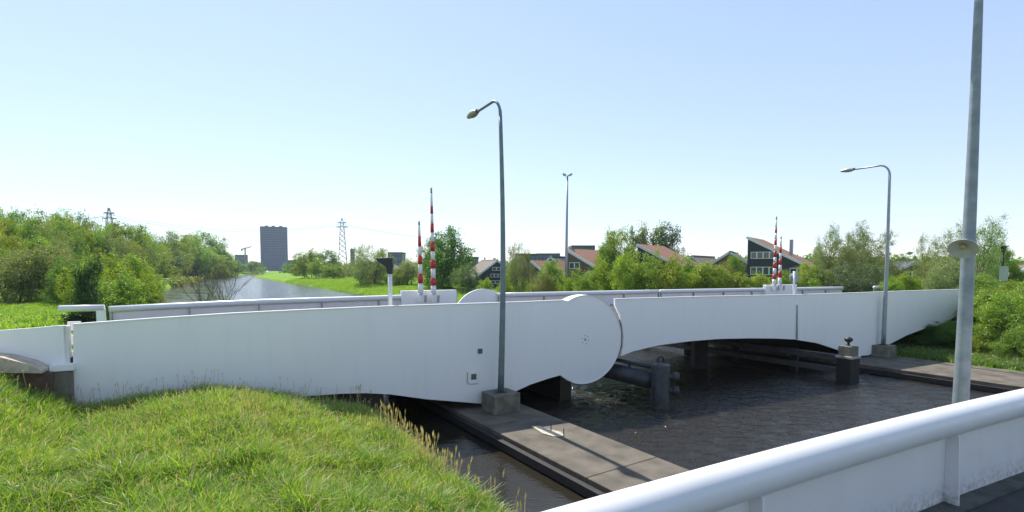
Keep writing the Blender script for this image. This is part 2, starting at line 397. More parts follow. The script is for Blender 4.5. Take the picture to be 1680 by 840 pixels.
aT = np.array([(p - dc).dot(DV) for p in PT]); zT = np.array([p.z for p in PT])
def topz(a): return float(np.interp(a, aT, zT))
def P_(a, z, far=False, off=0): return dc * 1 + DV * a + NV * off + (FARV if far else Vector()) + Vector((0, 0, z - dc.z))
A = lambda u: (on_line(u, 500, NEAR_C, MSL) - dc).dot(DV)
AF = lambda u: (on_line(u, 480, FAR_C, MSL) - dc - FARV).dot(DV)
FT = [(178, 502), (300, 496), (440, 490), (560, 486.5), (700, 482), (830, 480), (1000, 476.5), (1130, 474), (1260, 472), (1380, 470), (1480, 468)]
aF = np.array([AF(u) for u, v in FT]); zF = np.array([on_line(u, v, FAR_C, MSL).z for u, v in FT])
def ftop(a): return float(np.interp(a, aF, zF))
DECK = lambda a: topz(a) - 1.02

spanL = thing('bridge_span', 'long white plated fixed bridge span ending in a round rocker disc, left of the channel', 'bridge span', P_(-10, 0), 0, 'spans of the white bridge')
leaf = thing('bridge_span', 'white arched lifting leaf between the round disc and the vertical joint, over the channel', 'bridge span', P_(8, 0), 0, 'spans of the white bridge')
spanR = thing('bridge_span', 'white fixed bridge span right of the vertical joint, curving up into the green bank', 'bridge span', P_(24, 0), 0, 'spans of the white bridge')
TH = .10
def plate(name, pts, parent, m, off=NV * TH):
    bm = bmesh.new(); prism(bm, pts, off); return obj(name, bm, m, parent, world=True)
plate('side_plate', fac_pts(TOP1 + BOT1), spanL, M['white'])
plate('side_plate', fac_pts(TOP2 + BOT2 + ARC2), leaf, M['white'])
plate('side_plate', fac_pts(TOP3 + BOT3), spanR, M['white'])
# weld seams between the plates
for par, us_, px in ((spanL, (262, 425, 600, 735, 872), BOT1), (leaf, (1085, 1168, 1240), BOT2), (spanR, (1366, 1432, 1500), BOT3)):
    bx_ = sorted(px)
    for u in us_:
        a = A(u); vb = float(np.interp(u, [q_[0] for q_ in bx_], [q_[1] for q_ in bx_])); zb = on_line(u, vb - 2, NEAR_C, MSL).z
        bm = bmesh.new(); hexa(bm, [P_(a - .012, zb, off=-.004), P_(a + .012, zb, off=-.004), P_(a + .012, zb, off=.02), P_(a - .012, zb, off=.02)] + [P_(a - .012, topz(a) - .01, off=-.004), P_(a + .012, topz(a) - .01, off=-.004), P_(a + .012, topz(a) - .01, off=.02), P_(a - .012, topz(a) - .01, off=.02)])
        obj('weld_seam', bm, M['white'], par, world=True)
# thin cap strips along the top edges
def strip(name, px, parent, h=.035, wd=.17):
    bm = bmesh.new(); pts = fac_pts(px, off=-.035)
    for p, q in zip(pts[:-1], pts[1:]):
        hexa(bm, [p, q, q + NV * wd, p + NV * wd] + [x + Vector((0, 0, h)) for x in (p, q, q + NV * wd, p + NV * wd)])
    return obj(name, bm, M['white'], parent, world=True)
strip('top_strip', TOP1[:-1], spanL); strip('top_strip', TOP2, leaf); strip('top_strip', TOP3, spanR)
# far side plates: same bottoms, lower top (the parapet stands on them)
def far_plate(px_bot, a0, a1, parent):
    pts = [p + FARV for p in fac_pts(px_bot)]
    tops = [P_(a, DECK(a), True) for a in np.linspace(a0, a1, 8)]
    plate('far_side_plate', tops + pts, parent, M['white'])
aL0, aL1 = A(120), A(925); aM0, aM1 = A(1009), A(1305.6); aR0, aR1 = A(1307.4), A(1575)
far_plate(BOT1[:-3] + [(300, 640), (120, 640)], aL0, aL1, spanL); far_plate(BOT2, aM0, aM1, leaf); far_plate(BOT3, aR0, aR1, spanR)
# discs
def disc(far, parent):
    bm = bmesh.new(); N = 72
    c = dc + (FARV if far else Vector())
    ring = [c + DV * (DR * math.cos(k * 2 * PI / N)) + Vector((0, 0, DR * math.sin(k * 2 * PI / N))) for k in range(N)]
    prism(bm, [p - NV * .004 for p in ring], NV * .12)
    d = obj('rocker_disc', bm, M['white'], parent, world=True)
    bm = bmesh.new()     # raised rim
    for k in range(N):
        if far or 23 < k < 50: continue
        def pp(kk, r_, o): return c + DV * (r_ * math.cos(kk * 2 * PI / N)) + Vector((0, 0, r_ * math.sin(kk * 2 * PI / N))) + NV * o
        hexa(bm, [pp(k, DR + .003, -.045), pp(k + 1, DR + .003, -.045), pp(k + 1, DR + .025, -.045), pp(k, DR + .025, -.045),
                  pp(k, DR + .003, .55), pp(k + 1, DR + .003, .55), pp(k + 1, DR + .025, .55), pp(k, DR + .025, .55)])
    if not far:
        obj('rim', bm, M['white'], d, world=True)
        bm = bmesh.new()      # worn hub boss with bolt marks
        Mx = Matrix.Translation(c - NV * .003) @ NV.to_track_quat('Z', 'Y').to_matrix().to_4x4()
        lathe(bm, [(.06, .0), (.06, -.015), (.05, -.018)], 24, Mx)
        hb = obj('hub', bm, M['concrete_pale'], d, world=True)
        for k in range(6):
            a = k * PI / 3 + .3; bm = bmesh.new()
            lathe(bm, [(.022, .0), (.022, -.03)], 8, Mx @ Matrix.Translation((.2 * math.cos(a), .2 * math.sin(a), 0)))
            obj('bolt', bm, M['concrete_pale'], d, world=True)
disc(False, spanL); disc(True, spanL)
# decks
def deck(a0, a1, parent, n=10, th=.55):
    bm = bmesh.new(); aa = np.linspace(a0, a1, n + 1)
    for p, q in zip(aa[:-1], aa[1:]):
        zp, zq = DECK(p), DECK(q)
        B = [P_(p, zp - th, False, TH + .004), P_(q, zq - th, False, TH + .004), P_(q, zq - th, True, -.004), P_(p, zp - th, True, -.004)]
        T = [P_(p, zp, False, TH + .004), P_(q, zq, False, TH + .004), P_(q, zq, True, -.004), P_(p, zp, True, -.004)]
        hexa(bm, B + T)
    bmesh.ops.remove_doubles(bm, verts=bm.verts, dist=.0005)
    obj('deck', bm, M['asphalt'], parent, world=True)
deck(aL0 - .3, aL1 + 1.9, spanL); deck(aM0 + .15, aM1, leaf); deck(aR0, aR1 + .5, spanR)
# steel cross girders and main beams below the decks
for par, a0, a1, k, bot in ((spanL, aL0 + 9, aL1, 5, 2.4), (leaf, aM0 + .6, aM1 - .3, 6, 3.0), (spanR, aR0 + .3, aR1 - 6, 4, 2.9)):
    for a in np.linspace(a0, a1, k):
        bm = bmesh.new(); zt = DECK(a) - .56; zb = max(bot - .35, zt - .55)
        hexa(bm, [P_(a - .1, zb, False, .3), P_(a + .1, zb, False, .3), P_(a + .1, zb, True, -.3), P_(a - .1, zb, True, -.3),
                  P_(a - .1, zt, False, .3), P_(a + .1, zt, False, .3), P_(a + .1, zt, True, -.3), P_(a - .1, zt, True, -.3)])
        obj('cross_girder', bm, M['dark_steel'], par, world=True)
# far parapet: tube handrail, panel and posts
def far_rail(a0, a1, parent, name_tube='handrail', r_=.15, panel=True, post=3.04, ex0=0):
    aa = np.arange(a0, a1 + .01, (a1 - a0) / max(2, int((a1 - a0) / 2)))
    bm = bmesh.new(); tube(bm, [P_(a, ftop(a) - r_, True, -.1) for a in ([a0 - ex0] if ex0 else []) + list(aa)], r_, 16)
    obj('handrail', bm, M['white_rail'], parent, True, world=True)
    bm = bmesh.new()
    for p, q in zip(aa[:-1], aa[1:]):
        hexa(bm, [P_(p, DECK(p) - .02, True, -.08), P_(q, DECK(q) - .02, True, -.08), P_(q, DECK(q) - .02, True, -.04), P_(p, DECK(p) - .02, True, -.04),
                  P_(p, ftop(p) - .28, True, -.08), P_(q, ftop(q) - .28, True, -.08), P_(q, ftop(q) - .28, True, -.04), P_(p, ftop(p) - .28, True, -.04)])
    obj('parapet_panel', bm, M['cream'], parent, world=True)
    for a in np.arange(a0 + .08, a1 + .05, post):
        bm = bmesh.new()
        hexa(bm, [P_(a - .03, DECK(a), True, -.30), P_(a + .03, DECK(a), True, -.30), P_(a + .03, DECK(a), True, -.085), P_(a - .03, DECK(a), True, -.085),
                  P_(a - .03, ftop(a) - .22, True, -.16), P_(a + .03, ftop(a) - .22, True, -.16), P_(a + .03, ftop(a) - .22, True, -.085), P_(a - .03, ftop(a) - .22, True, -.085)])
        obj('parapet_post', bm, M['concrete_pale'], parent, world=True)
far_rail(AF(179), AF(748), spanL); far_rail(AF(815), AF(1078), leaf, post=3.3); far_rail(AF(1081), AF(1380), spanR, post=3.3)
far_rail(AF(1432), AF(1480), spanR)
# raised cover plates on the far parapet carrying the barriers, and the shoulder plate of the far disc
def cover(u0, u1, v0, parent):
    a0, a1 = AF(u0), AF(u1); z1 = on_line((u0 + u1) / 2, v0, FAR_C, MSL).z
    bm = bmesh.new(); prism(bm, [P_(a0, DECK(a0), True, -.42), P_(a1, DECK(a1), True, -.42), P_(a1, z1, True, -.42), P_(a0, z1, True, -.42)], NV * .34)
    bmesh.ops.bevel(bm, geom=bm.edges[:], offset=.015, segments=1, affect='EDGES')
    return obj('barrier_cover', bm, M['white'], parent, world=True)
cover(656, 745, 476, spanL); cover(1250, 1300, 467, spanR)
# small wall openings on the left span
def hatch(u, v, wpx, frame):
    p = on_line(u, v, NEAR_C, MSL); k = p.y / FPX; h = wpx * k / 2
    if frame:
        bm = bmesh.new(); f = h * 2.0
        prism(bm, [p + DV * a + Vector((0, 0, b_)) - NV * .02 for a, b_ in ((-f, -f), (f, -f), (f, f), (-f, f))], NV * .016)
        bmesh.ops.bevel(bm, geom=bm.edges[:], offset=.006, segments=1, affect='EDGES')
        fr = obj('hatch', bm, M['white'], spanL, world=True)
        bm = bmesh.new(); q = p - DV * (f + .06)
        tube(bm, [q + Vector((0, 0, f)) - NV * .03, q + DV * .02 + Vector((0, 0, .0)) - NV * .035, q - DV * .02 + Vector((0, 0, -f * .8)) - NV * .03, q + DV * .12 + Vector((0, 0, -f * 1.25)) - NV * .03, q + DV * .5 + Vector((0, 0, -f * 1.28)) - NV * .03], .012, 6)
        obj('cable', bm, M['galv'], fr, world=True)
    else: fr = spanL
    bm = bmesh.new()
    prism(bm, [p + DV * a + Vector((0, 0, b_)) - NV * .026 for a, b_ in ((-h, -h), (h, -h), (h, h), (-h, h))], NV * (.004 if frame else .024))
    g = obj('vent_grille', bm, mat('vent_grey', (.13, .13, .12), .7, .3, 30), fr, world=True)
hatch(787.5, 576, 8, False); hatch(777, 618, 9.5, True)
# thin grey bar standing for the joint line between leaf and right span
bm = bmesh.new(); p = on_line(1306.4, 500, NEAR_C, MSL) - NV * .05; q = on_line(1306.4, 556, NEAR_C, MSL) - NV * .05
tube(bm, [p, q], .045, 8); obj('joint_bar', bm, M['galv'], spanR, world=True)

# left approach parapet (own thing) and its base shoe
lp = thing('approach_parapet', 'short low white plate parapet at the far left, over the sloping concrete', 'parapet', on_line(60, 600, NEAR_C, MSL))
pts = fac_pts([(-220, 556), (-100, 549), (0, 542), (60, 537.5), (96, 534), (108, 534), (108, 600), (96, 601), (78, 601), (50, 600), (10, 592), (-60, 588), (-220, 588)])
plate('side_plate', pts, lp, M['white'])
bm = bmesh.new(); p = on_line(110.5, 598, NEAR_C, MSL); q = on_line(110.5, 535, NEAR_C, MSL)
hexa(bm, [p + DV * a + NV * b_ for a, b_ in ((-.05, .0), (.06, .0), (.06, .25), (-.05, .25))] + [Vector((p.x, p.y, q.z)) + DV * a + NV * b_ for a, b_ in ((-.05, .0), (.06, .0), (.06, .25), (-.05, .25))])
obj('end_post', bm, M['cream'], lp, world=True)
bm = bmesh.new(); p = on_line(105, 607, NEAR_C, MSL)
box(bm, -.28, .28, -.25, .3, 0, .20, Matrix.Translation(p) @ Matrix.Rotation(R(26.6), 4, 'Z'), .015)
obj('base_shoe', bm, M['white'], lp, world=True)
# bracket seen in the slot between the parapet and the long plate
bm = bmesh.new(); p = on_line(114.5, 560, NEAR_C, MSL) + NV * .5
for dz in (-.5, .0, .42):
    bm = bmesh.new(); box(bm, -.16, .16, -.05, .05, dz - .14, dz + .14, Matrix.Translation(p) @ Matrix.Rotation(R(26.6), 4, 'Z'))
    obj('expansion_bracket', bm, M['cream'], spanL, world=True)
# far-left continuing handrail end with its own post
fr = thing('handrail_end', 'short white tube handrail with one thick post left of the slot, dark bush beneath', 'handrail', on_line(130, 520, FAR_C, MSL))
bm = bmesh.new(); p0, p1 = on_line(96, 506.5, FAR_C, MSL), on_line(171, 505, FAR_C, MSL)
tube(bm, [p0 - DV * .0, p0 + DV * .03, p1], [.1, .15, .15], 16); obj('handrail', bm, M['white_rail'], fr, True, world=True)
bm = bmesh.new(); p = on_line(167, 540, FAR_C, MSL); q = on_line(167, 506, FAR_C, MSL)
hexa(bm, [p + DV * a + NV * b_ for a, b_ in ((-.16, -.1), (.16, -.1), (.16, .1), (-.16, .1))] + [Vector((p.x, p.y, q.z)) + DV * a + NV * b_ for a, b_ in ((-.16, -.1), (.16, -.1), (.16, .1), (-.16, .1))])
obj('post', bm, M['white'], fr, world=True)

# left abutment: sloping concrete wing and wall below the span
ab = thing('abutment', 'weathered concrete abutment with a sloping pale top under the left parapet', 'abutment', P_(aL0 - 3, 2))
bm = bmesh.new(); C0 = NEAR_C
base = [on_line(u, v, C0, MSL) for u, v in ((-260, 600), (84, 605), (84, 601), (60, 590), (20, 580), (-60, 574), (-260, 570))]
prism(bm, [p - NV * .75 for p in base], NV * .745); obj('sloping_top', bm, M['rubble'], ab, world=True)
bm = bmesh.new(); pp = [on_line(u, v, C0, MSL) for u, v in ((-260, 603), (92, 607), (92, 680), (-260, 680))]
prism(bm, [p - NV * .45 for p in pp], NV * .4); obj('face_wall', bm, M['brown_brick'], ab, world=True)
bm = bmesh.new(); p = on_line(104, 608, C0, MSL)
box(bm, -.24, .24, -.2, .3, -1.4, -.003, Matrix.Translation(p) @ Matrix.Rotation(R(26.6), 4, 'Z')); obj('bearing_block', bm, M['concrete_block'], ab, world=True)
bm = bmesh.new()
q = [P_(aL0 - .1, 0, False, .3), P_(aL0 + 9.4, 0, False, .3), P_(aL0 + 9.4, 0, True, -.3), P_(aL0 - .1, 0, True, -.3)]
hexa(bm, [Vector((p.x, p.y, .2)) for p in q] + [Vector((p.x, p.y, DECK(aL0 + 3) - .62)) for p in q]); obj('abutment_wall', bm, M['concrete_dark'], ab, world=True)

# pale sloping soffit plate under the left span
bm = bmesh.new(); a0, a1 = A(715), A(775)
hexa(bm, [P_(a0, 1.05, False, 1.4), P_(a1, 1.35, False, 1.4), P_(a1, 1.35, False, 3.2), P_(a0, 1.05, False, 3.2),
          P_(a0, 1.75, False, 1.4), P_(a1, 1.75, False, 1.4), P_(a1, 1.75, False, 3.2), P_(a0, 1.75, False, 3.2)])
obj('counterweight_box', bm, M['cream'], spanL, world=True)

# ------------------------------------------------------------------ piers, quay, guide works
pier = thing('concrete_pier', 'long flat concrete pier running under the white bridge between two strips of water', 'pier', st(11, 10, 0))
def stbox(name, s0, s1, t0, t1, z0, z1, m, parent, bev=.0):
    bm = bmesh.new(); box(bm, s0, s1, t0, t1, z0, z1, Matrix(((.838, -.545, 0, 0), (.545, .838, 0, 0), (0, 0, 1, 0), (0, 0, 0, 1))), bev)
    return obj(name, bm, m, parent, world=True)
for k_ in range(7): stbox('walkway', 9.54, 12.45, -6 + 5.6 * k_, -6 + 5.6 * (k_ + 1) - .02, -.10, .5, M['concrete'], pier, .025)
stbox('waling', 9.34, 9.54 - .003, -6, 33, .05, .33, M['tar'], pier, .01)
stbox('waling', 12.453, 12.6, -6, 33, .05, .33, M['tar'], pier, .01)
stbox('pile_wall', 9.7, 12.3, -5.8, 32.8, -2, -.103, M['concrete_dark'], pier)
stbox('pier_wall', 10.1, 11.75, 20.2, 27.3, .503, 3.0, M['concrete_dark'], pier)
pw = stbox('pier_wall', 15.4, 16.1, 19.4, 28, -2, 3.1, M['concrete_dark'], None)
pw2 = thing('bridge_pier', 'dark slab pier standing in the water just behind the round disc', 'pier', st(14.9, 22, 0)); 
pw.parent = pw2; pw.matrix_parent_inverse = pmat(pw2).inverted()
# pale patch and two bolts left on the walkway
fp = thing('old_footing', 'pale concrete patch with two upright rusty rods on the pier walkway', 'footing', on_z(903, 712, .5))
bm = bmesh.new(); c = on_z(903, 712, .5); q = [on_z(u, v, .504) for u, v in ((872, 700), (890, 712), (908, 717), (926, 716), (921, 710), (903, 706), (886, 700))]
prism(bm, q, Vector((0, 0, .03))); obj('patch', bm, mat('patch_pale', (.55, .48, .36), .9, .35, 6, .5, 20), fp, world=True)
for u, v in ((904, 707), (925, 716)):
    bm = bmesh.new(); p = on_z(u, v, .53); tube(bm, [p, p + Vector((0, 0, .28))], .018, 8); obj('rod', bm, M['dark_steel'], fp, world=True)

qy = thing('quay', 'low concrete quay edge along the right bank below the bushes', 'quay', st(37, 10, 0))
for k_ in range(10): stbox('walkway', 35.3, 40.6, -30 + 7.4 * k_, -30 + 7.4 * (k_ + 1) - .02, -.1, .5, M['concrete'], qy, .025)
stbox('waling', 35.1, 35.297, -30, 44, .05, .3, M['tar'], qy)
stbox('pile_wall', 35.4, 40, -29.8, 43.8, -2, -.103, M['concrete_dark'], qy)
a = aR0 + 4.3
bpier = thing('bridge_pier', 'dark concrete pier wall under the right span on the quay', 'pier', P_(A(1405), .5))
stbox('pier_wall', 36.6, 39.2, 17.0, 26.2, .503, 2.6, M['concrete_dark'], bpier)
# mooring dolphins and guide beams
def rails_along(parent, name, s, t0, t1, z, r_, m, seg=16):
    bm = bmesh.new(); tube(bm, [st(s, t0, z), st(s, t1, z)], r_, seg); return obj(name, bm, m, parent, True, world=True)
p = on_z(1083, 668, 0)
dol = thing('mooring_dolphin', 'round steel dolphin with a lifting eye on top and two roller fenders', 'dolphin', (p.x, p.y, 0))
bm = bmesh.new(); lathe(bm, [(.43, -1.5), (.43, 1.95), (.41, 2.0), (.33, 2.03), (.0, 2.03)], 28, cap=False); o = obj('shaft', bm, M['bollard'], dol); smooth_by_angle(o)
bm = bmesh.new(); tube(bm, [(.14 * math.cos(a), 0, 2.2 + .17 * math.sin(a)) for a in np.linspace(-.7, PI + .7, 14)], .055, 8); obj('lifting_eye', bm, M['bollard'], dol, True)
for dz in (1.42, .78):
    bm = bmesh.new(); Mx = Matrix.Translation((.38, -.05, dz)) @ Matrix.Rotation(PI / 2, 4, 'Y')
    lathe(bm, [(.14, 0), (.14, .16), (.2, .17), (.23, .22), (.23, .38), (.18, .44), (.0, .45)], 20, Mx, cap=False)
    smooth_by_angle(obj('fender_roller', bm, M['bollard'], dol))
s0 = p.x * .838 + p.y * .545; t0 = -p.x * .545 + p.y * .838
gb = thing('guide_pipe', 'thick grey steel guide pipe running back under the bridge from the round dolphin', 'guide pipe', (p.x, p.y, 0))
rails_along(gb, 'pipe', s0, t0 + .46, t0 + 16, 1.15, .40, M['bollard'], 24)
rails_along(gb, 'upper_rail', s0 + .05, t0 + .46, t0 + 16, 1.78, .09, M['dark_steel'], 10)
for k in range(5):
    bm = bmesh.new(); q = st(s0 + .05, t0 + 2 + 3 * k, 0); tube(bm, [q + Vector((0, 0, 1.52)), q + Vector((0, 0, 1.74))], .06, 8); obj('support', bm, M['dark_steel'], gb, world=True)
p = on_z(1390, 626, 0)
d2 = thing('mooring_dolphin', 'square mossy dolphin with a concrete cap and small dark bollard on top', 'dolphin', (p.x, p.y, 0), R(26))
bm = bmesh.new(); box(bm, -.44, .44, -.40, .40, -1.5, 1.35, None, .03); obj('pile', bm, M['tar'], d2)
bm = bmesh.new(); box(bm, -.36, .36, -.36, .36, 1.50, 2.05, None, .03); obj('cap', bm, M['concrete_block'], d2)
bm = bmesh.new(); box(bm, -.48, .48, -.44, .44, 1.353, 1.497, None, .02); obj('collar', bm, M['concrete_pale'], d2)
bm = bmesh.new(); lathe(bm, [(.10, 2.05), (.07, 2.1), (.06, 2.24), (.13, 2.27), (.21, 2.36), (.21, 2.46), (.1, 2.54), (.0, 2.55)], 16, cap=False); obj('bollard_head', bm, M['black'], d2, True)
s0 = p.x * .838 + p.y * .545; t0 = -p.x * .545 + p.y * .838
gw = thing('timber_guide', 'dark tarred timber guide beams running back under the bridge behind the square dolphin', 'guide beam', (p.x, p.y, 0))
for z0_, z1_ in ((1.12, 1.47), (.42, .72)):
    bm = bmesh.new(); box(bm, s0 - .2, s0 + .2, t0 + .5, t0 + 24, z0_, z1_, Matrix(((.838, -.545, 0, 0), (.545, .838, 0, 0), (0, 0, 1, 0), (0, 0, 0, 1))), .02); obj('beam', bm, M['beam'], gw, world=True)
for k in range(6):
    stbox('pile', s0 + .203, s0 + .5, t0 + 3 + k * 4, t0 + 3.4 + k * 4, -1.5, 1.5, M['tar'], gw)
# second row of piles on the left side of the channel under the bridge
for k, (u, v, lab) in enumerate(((1147, 603, 'dark timber pile standing in the water under the lifting leaf, left of the guide beams'),)):
    q = on_z(u, v, 0); bm = bmesh.new(); box(bm, -.42, .42, -.4, .4, -1.5, 2.2, None, .04); o = obj('timber_pile', bm, M['tar']); o.location = (q.x, q.y, 0); tag(o, lab, 'pile')

# ------------------------------------------------------------------ near bridge (the camera stands on it)
nb = thing('near_bridge', 'near bridge edge with a thick white tube handrail, white panels and grey road', 'bridge', (0, 3, 3.9))
RC, RM = 2.87, .522
dvn = Vector((1, RM, 0)).normalized(); nvn = Vector((-dvn.y, dvn.x, 0))
def ry(x): return 2.81 + .577 * x - .0081 * x * x if x < 9 else 2.81 + .577 * 9 - .0081 * 81 + (x - 9) * (.577 - .0162 * 9)
def rp(x, z, off=0):
    m_ = (ry(x + .05) - ry(x - .05)) / .1; d_ = Vector((1, m_, 0)).normalized()
    return Vector((x, ry(x), z)) + Vector((-d_.y, d_.x, 0)) * off
rail_x = np.arange(-9, 30.1, .75)
rail = [Vector((x, ry(x), 4.82)) for x in rail_x]
bm = bmesh.new(); tube(bm, rail, .15, 40); obj('handrail', bm, M['white_rail'], nb, True, world=True)
DZ = 3.95
posts = [1.84 + 3.04 * .887 * k for k in range(-4, 10)]
for i in range(len(posts) - 1):
    bm = bmesh.new()
    x0_, x1_ = posts[i] + .003, posts[i + 1] - .003
    hexa(bm, [rp(x0_, DZ - .5, .0), rp(x1_, DZ - .5, .0), rp(x1_, DZ - .5, .03), rp(x0_, DZ - .5, .03), rp(x0_, 4.73, .0), rp(x1_, 4.73, .0), rp(x1_, 4.73, .03), rp(x0_, 4.73, .03)])
    obj('parapet_panel', bm, M['panel'], nb, world=True)
for x in posts:
    bm = bmesh.new(); 
    prism(bm, [rp(x - .03, DZ, -.13), rp(x - .03, 4.70, -.11), rp(x - .03, 4.72, -.002), rp(x - .03, DZ - .4, -.002), rp(x - .03, DZ - .4, -.13)], dvn * .03)
    obj('parapet_post', bm, M['panel'], nb, world=True)
bm = bmesh.new()
q = [rp(x, 0, -.003) for x in np.arange(-9, 30.1, 1)] + [rp(30, 0, -9.5), rp(-9, 0, -9.5)]
prism(bm, [Vector((p.x, p.y, DZ - .6)) for p in q], Vector((0, 0, .6))); obj('deck', bm, M['asphalt'], nb, world=True)
bm = bmesh.new()
gx = list(np.arange(-9, 30.1, 1)); q = [rp(x, DZ + .004, -.006) for x in gx] + [rp(x, DZ + .004, -.2) for x in gx[::-1]]
prism(bm, q, Vector((0, 0, .02)))
obj('gutter_strip', bm, mat('gutter_grime', (.10, .105, .09), .95, .5, 5, .6, 60), nb, world=True)
# ------------------------------------------------------------------ lamps
def lamp(loc, label, armlen, armdir, bowx=0.0, base=True, pole='pole_green', top=13.35, r0=.135, r1=.075, droop=False):
    t = thing('street_lamp', label, 'street lamp', loc, 0, 'street lamps beside the white bridge')
    z0 = .5 if base else 0
    if base:
        bm = bmesh.new(); box(bm, -.62, .62, -.55, .55, 0, .78, Matrix.Rotation(R(33), 4, 'Z'), .03)
        obj('footing', bm, M['concrete_block'], t)
        bm = bmesh.new(); lathe(bm, [(.26, .78), (.26, .81), (.17, .83)], 12, None); obj('base_plate', bm, M['dark_steel'], t)
    H = top - loc[2] ; z0 = .80 if base else 0
    bm = bmesh.new(); pts = []; rad = []
    for k in range(15):
        f = k / 14; z = z0 + (H - .75 - z0) * f
        pts.append((bowx * math.sin(f * PI), 0, z)); rad.append(r0 + (r1 - r0) * f)
    tube(bm, pts, rad, 18); obj('pole', bm, M[pole], t, True)
    ad = Vector(armdir).normalized(); bm = bmesh.new(); p0 = Vector(pts[-1]); pts2 = [p0 - Vector((0, 0, .3)), p0]
    rb = .62
    for k in range(1, 9):
        a = k / 8 * R(90 if not droop else 99); pts2.append(p0 + ad * (rb - rb * math.cos(a)) + Vector((0, 0, rb * math.sin(a) * 1.15)))
    e = pts2[-1]; dr = (pts2[-1] - pts2[-2]).normalized() if droop else ad
    end = e + dr * (armlen - rb); pts2.append(end)
    tube(bm, pts2, [r1 * .95] * 3 + [r1 * .78] * (len(pts2) - 3), 14); obj('arm', bm, M[pole], t, True)
    # head: flattened teardrop shell with a glass bowl below
    q = Matrix.Translation(end) @ dr.to_track_quat('X', 'Z').to_matrix().to_4x4()
    def shell(zs, s, m, name, lo, hi):
        bm = bmesh.new(); rings = []
        for i in range(13):
            f = i / 12; x = -.12 + .86 * f; wd = s * (.055 + .16 * math.sin(min(1, f * 1.15 + .08) * PI * .80) ** .8) * (1 - .35 * f * f) if i < 12 else .02
            rings.append([bm.verts.new(q @ Vector((x, wd * math.cos(a), zs * (lo if math.sin(a) < 0 else hi) * math.sin(a) * wd / .16))) for a in np.linspace(0, 2 * PI, 21)[:-1]])
        for i in range(12):
            for k in range(20): bm.faces.new((rings[i][k], rings[i][(k + 1) % 20], rings[i + 1][(k + 1) % 20], rings[i + 1][k]))
        bm.faces.new(rings[0]); bm.faces.new(rings[-1]); return obj(name, bm, m, t, True)
    shell(1, 1, M['lamp_shell'], 'lamp_housing', .03, .14)
    shell(1, .86, M['lamp_glass'], 'lamp_glass', .13, .02)
    bm = bmesh.new(); box(bm, -.2, .05, -.075, .075, -.05, .09, q, .02); obj('bracket', bm, M['dark_steel'], t)
    return t
p1 = on_z(822, 677, .5); p1 = Vector((p1.x - .02, p1.y + .35, .5))
lamp(p1, 'tall grey lamp post with a bowed pole standing on the concrete pier', 1.95, (-.545, .838, 0), .10, droop=True)
p2 = on_z(1450, 586, .5); p2.y += .3; p2.x += .15
lamp(p2, 'lamp post with a level arm standing on the quay before the right span', 2.3, (-.545, .838, 0), .03, pole='galv')
p3 = Vector((7.05, 8.0, .5))
lamp(p3, 'nearest thick galvanised lamp post, rising behind the white tube handrail, loudspeaker on it', 2.5, (-.545, .838, 0), 0.04, pole='pole_near', r0=.130, r1=.036)
# horn loudspeaker on the near pole
hz = at(1577, 398, 7.80)
hp = thing('loudspeaker', 'grey bell shaped loudspeaker clamped to the nearest lamp post', 'loudspeaker', hz)
dirh = Vector((-.55, -.50, -.66)).normalized(); qh = dirh.to_track_quat('Z', 'Y').to_matrix().to_4x4()
bm = bmesh.new(); lathe(bm, [(.05, -.02), (.08, .0), (.085, .05), (.12, .09), (.17, .125), (.205, .17), (.215, .18), (.212, .19), (.198, .18), (.15, .14), (.09, .10), (.04, .09)], 32, qh, cap=False)
for v in bm.verts: v.co = v.co * .84 + Vector((-.06, -.12, 0))
smooth_by_angle(obj('horn', bm, mat('horn_paint', (.36, .36, .33), .5, .2, 6), hp), 50)
bm = bmesh.new(); lathe(bm, [(.03, .06), (.05, .10), (.045, .15), (.0, .165)], 16, qh, cap=False)
for v in bm.verts: v.co = v.co * .84 + Vector((-.06, -.12, 0))
obj('driver_cone', bm, M['lamp_glass'], hp, True)
bm = bmesh.new(); 
c = Vector((7.06, 8.0, hz.z)) - hz
lathe(bm, [(.118, -.05), (.118, .05)], 24, Matrix.Translation(c)); obj('clamp', bm, M['galv'], hp, True)
bm = bmesh.new(); tube(bm, [c, Vector((-.03, -.05, 0))], .03, 8); obj('bracket', bm, M['galv'], hp, True)

# ------------------------------------------------------------------ barriers
def barrier(u, vb, vt, c, du, label, red):
    p = on_line(u, vb, c, MSL); top = on_line(u + du, vt, c, MSL); H = top.z - p.z
    t = thing('barrier', label, 'barrier', p, 0, 'raised red and white barriers')
    tx = Vector((top.x - p.x, top.y - p.y, 0))
    bm = bmesh.new()
    box(bm, -.16, .16, -.12, .12, -.42, .10, Matrix.Rotation(R(26), 4, 'Z'), .02); obj('pivot_box', bm, M['white'], t)
    bm = bmesh.new(); tube(bm, [(.28, -.16, -.42), (.30, -.17, .0)], .07, 8); obj('counterweight', bm, M['galv'], t)
    W_, R_ = [], []
    nb_ = len(red)
    f0 = 0
    for (f1, sel) in red:
        rr = lambda f: .155 * (1 - f) + .055 * f
        k_ = 1.08 if sel == 1 else 1
        bm = bmesh.new(); tube(bm, [tx * f0 + Vector((0, 0, H * f0)), tx * f1 + Vector((0, 0, H * f1))], [rr(f0) * k_, rr(f1) * k_], 10)
        obj(('white_band', 'red_band', 'tip')[sel], bm, (M['whiteband'], M['red'], M['grey_tip'])[sel], t, True)
        f0 = f1
    return t
TB = [(.09, 0), (.16, 1), (.25, 0), (.33, 1), (.41, 0), (.50, 1), (.585, 0), (.67, 1), (.76, 0), (.83, 1), (.95, 0), (1, 2)]
SB = [(.16, 0), (.29, 1), (.42, 0), (.54, 1), (.66, 0), (.80, 1), (.95, 0), (1, 2)]
